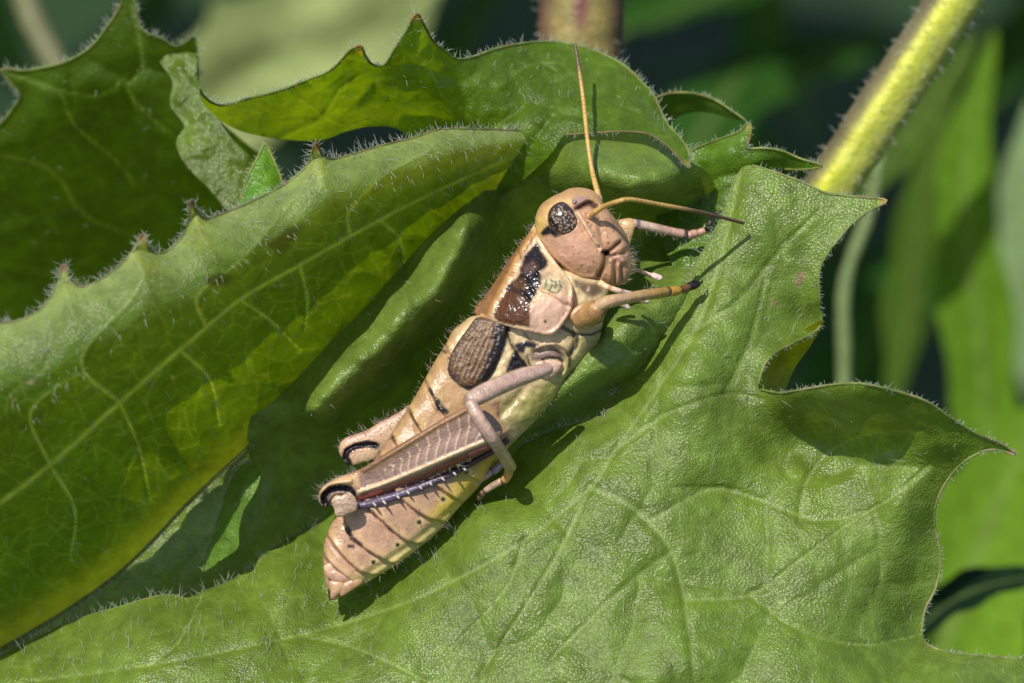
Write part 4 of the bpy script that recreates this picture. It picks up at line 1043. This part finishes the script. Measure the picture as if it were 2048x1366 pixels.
# antennae
def ant_paint(dark):
    def f(p):
        p.c[:] = lin(200, 160, 88)
        p.mix(smooth(dark, dark + .18, p.t) * .92, lin(70, 54, 44))
        p.mix((np.sin(p.t * 230) > .86) * .45, lin(120, 92, 60))
        p.mix((1 - smooth(0, .05, p.t)), lin(222, 180, 142))
    return f
tube('antenna', [(1178, 433, ew), (1190, 424, ew + .06), (1210, 412, ew + .12), (1235, 403, .76), (1262, 399, .74), (1320, 409, .60), (1400, 424, .42), (1487, 446, .22)], [6.5, 6, 5, 4.8, 4.6, 4.4, 4.2, 3.4], M_LIMB, hop, None, 10, ant_paint(.55), step=2.2)
tube('antenna', [(1200, 400, .36), (1194, 380, .36), (1184, 340, .30), (1175, 280, .24), (1166, 195, .12), (1157, 130, .04), (1150, 88, .0)], [6, 6, 4.8, 4.4, 4.2, 4, 3.2], M_LIMB, hop, None, 10, ant_paint(.72), step=2.2)

# wing pads
wing_out = c2((480, 318), (380, 300), (300, 395), (210, 520), (158, 630), (148, 745), (195, 800), (280, 845), (355, 845), (445, 785), (525, 650), (575, 500), (612, 395), (550, 335))
def wing_front(x, y):
    out = 0
    for k in range(7):
        a = 0.12 + k * 0.125
        out = out + groove(x, y, c2((430 + 22 * k, 330), (250 + 48 * k, 560), (175 + 40 * k, 790)), 1.7, 0.004)
    return out + 0.006 * noise(x, y, 6, 9)
def wing_paint(p):
    p.c[:] = lin(82, 57, 36)
    e, f1, idn = voronoi(p.x * 1.3 + p.y * .7, p.y * .8 - p.x * .5, 8, 4); p.mix((e < .16) * .35, lin(160, 128, 90))
    for k in range(7): p.line(catmull(c2((430 + 22 * k, 330), (250 + 48 * k, 560), (175 + 40 * k, 790)), 5), 2.4, lin(168, 136, 98), 1.3, .6)
    p.poly(c2((520, 340), (640, 390), (600, 520), (530, 690), (440, 840), (370, 840), (455, 650), (505, 500)), lin(30, 24, 26), 4, .95, .6, wob=3)
    p.poly(c2((140, 690), (240, 760), (200, 820), (140, 770)), lin(52, 36, 32), 6, .9)
    p.line(c2((380, 300), (300, 395), (210, 520), (158, 630), (148, 745)), 4, lin(50, 38, 34), 2, .8)
    p.grain(.3, 9, 4)
ww = surf([abd_s, tho_s], 950, 700)
wing_w = tps([(x, y, surf([abd_s], x, y) + .018) for x, y in ((1000, 655), (903, 735), (950, 700), (925, 690), (980, 720), (935, 762), (955, 645), (900, 755), (965, 745))])
for sgn in (1, -1):
    o, _ = balloon('wing_pad', wing_out, wing_w, M_WING, hop, k=0.5, s=2.6, flat=.05, front=wing_front, paint=wing_paint)
    if sgn < 0: mirror_w(o, .31)

def leg(name):
    o = bpy.data.objects.new(name, None); o.empty_display_size = .1
    link(o, hop); return o
def limb(parent, name, path, radii, col, col2=None, seg=12, dark=(), hi=None, step=3.0, sq=1.0):
    def pt(p):
        p.c[:] = col
        if col2 is not None: p.mix(smooth(.2, .9, p.t), col2)
        for a, b, c in dark: p.mix(smooth(a - .03, a + .02, p.t) * (1 - smooth(b - .02, b + .03, p.t)), c)
        for an in (.5, 1.5, 2.5, 5.4): p.mix(np.exp(-((np.abs((p.a - an + math.pi) % (2 * math.pi) - math.pi)) / .14) ** 2) * .4 * smooth(.03, .1, p.t), np.asarray(col) * .45)
        p.grain(.35, 9, 5); p.grain(.2, 4, 6)
    return tube(name, path, radii, M_LIMB, parent, None, seg, pt, step=step, sq=sq)
LEGT, LEGP, OCH = lin(202, 166, 138), lin(190, 158, 142), lin(186, 148, 82)
PURP = lin(92, 80, 104)

# near hind leg
hl_ = leg('hind_leg')
fem_out = [(965, 818), (938, 811), (925, 815), (900, 829), (866, 849), (835, 868), (804, 886), (775, 904), (749, 921), (730, 933), (712, 942), (690, 949), (666, 958), (648, 971), (638, 986), (637, 1000), (643, 1011), (655, 1014), (668, 1002), (690, 1000), (712, 1004), (745, 996), (780, 985), (815, 973), (850, 959), (885, 944), (915, 931), (950, 915), (983, 897), (1002, 878), (1004, 856), (988, 834)]
def fem_lines():
    low = [((690, 440), (720, 330)), ((755, 412), (778, 300)), ((815, 385), (848, 262)), ((880, 355), (915, 232)), ((945, 327), (980, 200)), ((1015, 295), (1040, 180)), ((1080, 268), (1110, 225)), ((640, 458), (655, 372)), ((592, 474), (604, 400)), ((545, 490), (548, 432)), ((500, 505), (490, 455))]
    upp = [((655, 372), (600, 350)), ((720, 330), (650, 300)), ((780, 298), (720, 252)), ((848, 262), (790, 205)), ((915, 232), (850, 165)), ((980, 200), (925, 130)), ((1040, 180), (990, 110)), ((604, 400), (545, 385)), ((548, 432), (480, 430))]
    out = []
    for a, b in low: out.append(c3(a, ((a[0] + b[0]) / 2 - 6, (a[1] + b[1]) / 2), b))
    for a, b in upp: out.append(c3(a, ((a[0] + b[0]) / 2 + 20, (a[1] + b[1]) / 2), (b[0] + 45, b[1] - 5)))
    return out
FL = fem_lines()
def fem_front(x, y):
    out = groove(x, y, [(721, 984), (774, 965), (835, 940), (897, 913), (975, 880)], 4.5, .014) + groove(x, y, [(728, 938), (804, 893), (866, 855), (930, 820)], 6, .02)
    out += groove(x, y, [(740, 958), (790, 932), (840, 903), (900, 872), (960, 850)], 18, -.016)
    for L in FL: out = out + groove(x, y, L, 1.8, .006)
    out += groove(x, y, [(650, 1006), (646, 995), (655, 983), (676, 977), (697, 978)], 4, -.03) + groove(x, y, [(643, 985), (660, 968), (700, 962)], 6, .02)
    return out
def fem_paint(p):
    p.c[:] = lin(152, 124, 112)
    p.line([(700, 950), (749, 928), (804, 893), (866, 855), (930, 819)], 20, lin(158, 122, 92), 5)
    p.line([(720, 943), (804, 888), (866, 849), (930, 815)], 5, lin(120, 84, 66), 2, .6)
    for k, L in enumerate(FL): p.line(catmull(L, 4), 3.4, lin(206, 178, 146), 1.5, .85)
    for q in ((755, 955), (768, 948), (775, 956), (762, 964), (790, 946)): p.dot(*q, 6, lin(110, 84, 78), 3, .6)
    p.line([(712, 985), (774, 964), (835, 940), (897, 913), (975, 880)], 9, lin(216, 186, 148), 2.5)
    p.poly([(712, 1004), (705, 994), (740, 984), (790, 967), (850, 943), (910, 915), (970, 890), (1010, 868), (1010, 890), (960, 915), (850, 962), (780, 988)], lin(104, 58, 48), 3.5)
    p.line([(720, 997), (760, 985)], 7, lin(176, 82, 66), 3, .9); p.line([(940, 908), (985, 888)], 7, lin(170, 96, 110), 3, .7)
    p.poly([(636, 1005), (640, 975), (680, 955), (715, 950), (722, 975), (700, 972), (665, 972), (650, 985), (645, 1005)], lin(206, 166, 122), 4)
    p.line([(655, 1012), (647, 1001), (649, 989), (661, 979), (680, 975), (698, 977), (706, 987)], 15, BLACK, 2.2, 1, .7)
    p.poly([(655, 1005), (668, 990), (690, 985), (705, 990), (700, 1005), (668, 1008)], lin(60, 42, 38), 3, .9)
    p.grain(.12, 12, 5); p.grain(.1, 5, 8)
fem_w = tps([(640, 990, .42), (690, 955, .44), (800, 930, .485), (804, 886, .52), (866, 850, .545), (930, 815, .575), (990, 850, .56), (900, 900, .52), (850, 957, .46), (950, 913, .50)])
balloon('femur', fem_out, fem_w, M_LIMB, hl_, k=0.8, s=2.6, front=fem_front, paint=fem_paint, flat=.11)
balloon('knee_lobe', [(662, 1004), (671, 991), (683, 990), (697, 984), (708, 992), (715, 1007), (712, 1021), (698, 1028), (682, 1034), (671, 1031), (668, 1018)], .51, M_LIMB, hl_, k=.9, flat=.035, s=2.0, paint=lambda p: (p.c.__setitem__(slice(None), lin(178, 150, 124)), p.grain(.4, 10, 3), p.line([(668, 1012), (690, 1008), (712, 1012)], 3, lin(120, 95, 78), 2, .6)))
limb(hl_, 'tibia', [(700, 1010, .44), (730, 1010, .43), (765, 1000, .45), (805, 987, .46), (870, 962, .46), (940, 928, .44), (1000, 893, .42), (1015, 880, .40)], [7, 8, 8.5, 8, 7, 6.5, 6, 6], PURP, lin(70, 52, 50))
for q in ((745, 1008), (765, 1004), (792, 993), (812, 984), (837, 974), (857, 966), (882, 957), (905, 946), (925, 937)):
    tube('spine', [(q[0], q[1] - 3, .46), (q[0] + 6, q[1] + 3, .49), (q[0] + 11, q[1] + 9, .50)], [3.2, 2.4, .5], M_LIMB, hl_, None, 6, lambda p: (p.c.__setitem__(slice(None), lin(190, 180, 172)), p.mix(smooth(.45, .7, p.t), BLACK)))
# far hind leg
hl2 = leg('hind_leg')
far_out = [(678, 903), (680, 888), (688, 878), (700, 872), (734, 860), (758, 845), (795, 826), (840, 795), (870, 780), (870, 810), (820, 860), (780, 895), (760, 906), (757, 916), (740, 922), (722, 927), (705, 931), (690, 926)]
def far_paint(p):
    p.c[:] = lin(196, 160, 130); p.line([(690, 880), (740, 862), (800, 828)], 10, lin(180, 140, 125), 4, .7)
    p.line([(698, 926), (690, 914), (694, 902), (712, 892), (735, 887), (752, 891)], 15, BLACK, 2.2, 1, .7)
    p.poly([(704, 925), (712, 908), (735, 900), (755, 903), (748, 922), (722, 930)], lin(206, 176, 142), 3); p.grain(.15, 10, 4)
balloon('femur', far_out, 0.06, M_LIMB, hl2, k=.7, s=2.8, paint=far_paint, flat=.1, front=lambda x, y: groove(x, y, [(692, 918), (694, 903), (712, 893), (750, 890)], 4, -.02))
limb(hl2, 'tibia', [(730, 918, .02), (780, 905, 0), (850, 870, -.02), (950, 850, -.04)], [7, 8, 7, 6], PURP)

# middle legs
ml = leg('middle_leg')
balloon('coxa', c2((800, 700), (830, 650), (900, 640), (960, 640), (1040, 650), (1060, 680), (1020, 750), (960, 795), (900, 790), (840, 770)), surf([tho_s], 1090, 735) - .01, M_LIMB, ml, k=.8, s=2.6, paint=lambda p: (p.c.__setitem__(slice(None), lin(206, 172, 148)), p.line(c2((915, 650), (925, 720), (960, 780)), 3, lin(90, 60, 50), 1.4, .8), p.grain(.2, 8, 3)))
limb(ml, 'femur', [(1098, 737, .58), (1075, 744, .63), (1040, 755, .68), (1005, 769, .72), (968, 786, .75), (942, 800, .76), (932, 806, .76)], [12, 15, 17, 18, 18.5, 16, 10], LEGP, LEGP, dark=((.96, 1, lin(150, 120, 100)),))
limb(ml, 'tibia', [(941, 804, .77), (956, 834, .79), (984, 876, .76), (1008, 912, .60), (1021, 934, .45)], [12.5, 13, 12.5, 12, 12], LEGP, lin(196, 160, 118))
for nm, pa, ra, cl in (('tarsus', [(1019, 932, .43), (1016, 950, .38), (1006, 964, .35)], [10, 9, 8], lin(196, 150, 92)), ('tarsus', [(1003, 962, .35), (985, 972, .33), (967, 984, .32)], [7, 7.5, 6], lin(176, 146, 120)), ('tarsus', [(967, 984, .32), (960, 994, .29), (956, 1001, .27)], [6.5, 6.5, 4], lin(120, 90, 70))): limb(ml, nm, pa, ra, cl, dark=((.88, 1, BLACK),))
for dx in (-5, 6): tube('claw', [(957, 999, .28), (957 + dx, 1007, .25), (960 + dx * 2, 1012, .2)], [3, 2.4, .6], M_LIMB, ml, BLACK, 6)
ml2 = leg('middle_leg')
limb(ml2, 'tibia', [(1150, 758, .15), (1163, 770, .12), (1158, 784, .08)], [15, 14, 8], lin(64, 50, 40), BLACK)
for nm, pa, ra, cl in (('tarsus', [(1004, 928, .34), (993, 938, .34), (983, 948, .32)], [7, 8, 7], lin(150, 140, 150)), ('tarsus', [(984, 944, .33), (960, 960, .32), (938, 976, .32)], [6.5, 7, 6], lin(170, 150, 142)), ('tarsus', [(938, 975, .32), (935, 988, .3), (935, 998, .27)], [6, 6.5, 4.5], lin(150, 110, 70))): limb(hl_, nm, pa, ra, cl, dark=((.8, 1, BLACK),))

# front legs
fl = leg('front_leg')
balloon('coxa', c2((1130, 270), (1180, 210), (1270, 180), (1370, 210), (1400, 280), (1380, 340), (1290, 370), (1190, 360), (1130, 320)), .50, M_LIMB, fl, k=.8, s=3, paint=lambda p: (p.c.__setitem__(slice(None), lin(166, 128, 84)), p.dot(*c2((1200, 270))[0], 14, lin(226, 192, 160), 8), p.line(c2((1180, 360), (1290, 370), (1390, 330)), 4, lin(70, 55, 40), 2, .8), p.grain(.2, 8, 3)))
limb(fl, 'femur', [(1163, 640, .56), (1180, 630, .64), (1195, 619, .68), (1206, 610, .68)], [20, 23, 21, 14], lin(178, 136, 88), lin(164, 124, 76), dark=((.86, .93, lin(110, 78, 52)),))
limb(fl, 'tibia', [(1196, 612, .70), (1215, 604, .71), (1245, 598, .66), (1290, 590, .54), (1320, 586, .44), (1336, 583, .38)], [12, 13, 11.5, 11, 11, 10], lin(196, 160, 120), lin(178, 140, 72), dark=((.95, 1, lin(90, 66, 40)),))
for pa, ra, cl in (([(1337, 584, .38), (1350, 582, .34), (1360, 580, .31)], [9, 10, 8], lin(196, 146, 62)), ([(1360, 580, .31), (1370, 577, .28), (1378, 574, .26)], [7, 8, 7], lin(110, 76, 44)), ([(1376, 574, .26), (1388, 570, .25), (1398, 567, .24)], [8, 9, 6], BLACK)): limb(fl, 'tarsus', pa, ra, cl, dark=((.9, 1, BLACK),))
for p3 in (((1386, 563, .27), (1391, 555, .27), (1399, 552, .24)), ((1396, 568, .25), (1403, 565, .24), (1406, 558, .2))): tube('claw', p3, [3, 2.4, .7], M_LIMB, fl, BLACK, 6)
fl2 = leg('front_leg')
balloon('femur', [(1236, 444), (1250, 437), (1264, 437), (1271, 448), (1266, 468), (1259, 490), (1254, 505), (1240, 480)], .12, M_LIMB, fl2, k=.8, s=2.8, paint=lambda p: (p.c.__setitem__(slice(None), lin(205, 168, 118)), p.grain(.2, 8, 3)))
limb(fl2, 'tibia', [(1258, 446, .12), (1275, 449, .1), (1310, 456, .06), (1345, 464, .02), (1373, 469, .0)], [9, 10, 9.5, 9, 9.5], lin(205, 178, 160), lin(180, 140, 122), dark=((.10, .16, lin(120, 98, 110)), (.95, 1, BLACK)))
for pa, ra, cl in (([(1376, 471, .0), (1388, 468, -.02), (1396, 466, -.02)], [8, 9, 7], lin(196, 150, 130)), ([(1396, 466, -.02), (1408, 462, -.02), (1420, 459, -.02)], [7, 7.5, 4], lin(184, 142, 122))): limb(fl2, 'tarsus', pa, ra, cl, dark=((.9, 1, lin(80, 60, 50)),))
tube('claw', [(1412, 458, .0), (1420, 445, .02), (1430, 430, .0), (1442, 422, -.03)], [4.5, 3.4, 3.2, 2], M_LIMB, fl2, lin(90, 66, 60), 8)
tube('claw', [(1414, 458, .01), (1415, 452, .03)], [5.5, 4], M_LIMB, fl2, BLACK, 8)

# palps
def palp(path, radii):
    limb(hop, 'palp', path, radii, lin(218, 186, 140), lin(226, 202, 190), 10, dark=((.30, .34, lin(150, 112, 84)), (.62, .66, lin(150, 112, 84))))
palp([(1200, 566, .56), (1212, 573, .58), (1228, 579, .58), (1244, 584, .56), (1262, 588, .52)], [7.5, 6.5, 6, 6, 5.5])
palp([(1228, 600, .44), (1244, 608, .42), (1258, 616, .40)], [5, 6, 5])
palp([(1262, 535, .2), (1280, 542, .2), (1298, 549, .2), (1308, 552, .2), (1323, 557, .2)], [4, 4.2, 4.5, 7, 5.5])
palp([(1268, 596, .44), (1284, 601, .42), (1296, 603, .40)], [4.5, 5, 4.5])

# bristles along back, belly, knees and face
hb, hd = [], []
def bristles(line, n, out, wv, sp=.35):
    m = resample(catmull(line, 4), 4)
    i = rng.integers(0, len(m), n); q = m[i] + rng.normal(0, 2.0, (n, 2))
    hb.append(P(q[:, 0], q[:, 1], np.full(n, wv) + rng.uniform(-.06, .10, n)))
    hd.append((out[0] + rng.normal(0, sp, n))[:, None] * RIGHT + (out[1] + rng.normal(0, sp, n))[:, None] * UP + rng.normal(.25, sp, n)[:, None] * BACK)
bristles(pro_out[:8], 70, (-.7, .7), .34); bristles(abd_out[:12], 90, (-.7, .6), .3); bristles(far_out[:7], 60, (-.6, .8), .08); bristles(fem_out[10:16], 45, (-.8, .5), .62); bristles(fem_out[20:28], 30, (.3, -.8), .58)
bristles([(1246, 459), (1259, 489), (1266, 530), (1255, 558), (1238, 571)], 80, (.9, .1), .36); bristles([(1215, 420), (1246, 459)], 12, (.8, .6), .36); bristles([(1196, 684), (1150, 738), (1108, 798), (1060, 850)], 60, (.7, -.5), .32); bristles([(1200, 598), (1260, 585), (1330, 572)], 14, (0, .8), .6); bristles([(1270, 457), (1330, 470), (1370, 480)], 16, (0, -.8), .06)
bristles([(900, 1040), (820, 1110), (720, 1172)], 50, (.5, -.7), .3)
hb, hd = np.vstack(hb), np.vstack(hd)
hairs('bristles', hb, hd, rng.uniform(7, 17, len(hb)) / PX, .6 / PX, M_BRISTLE, hop)
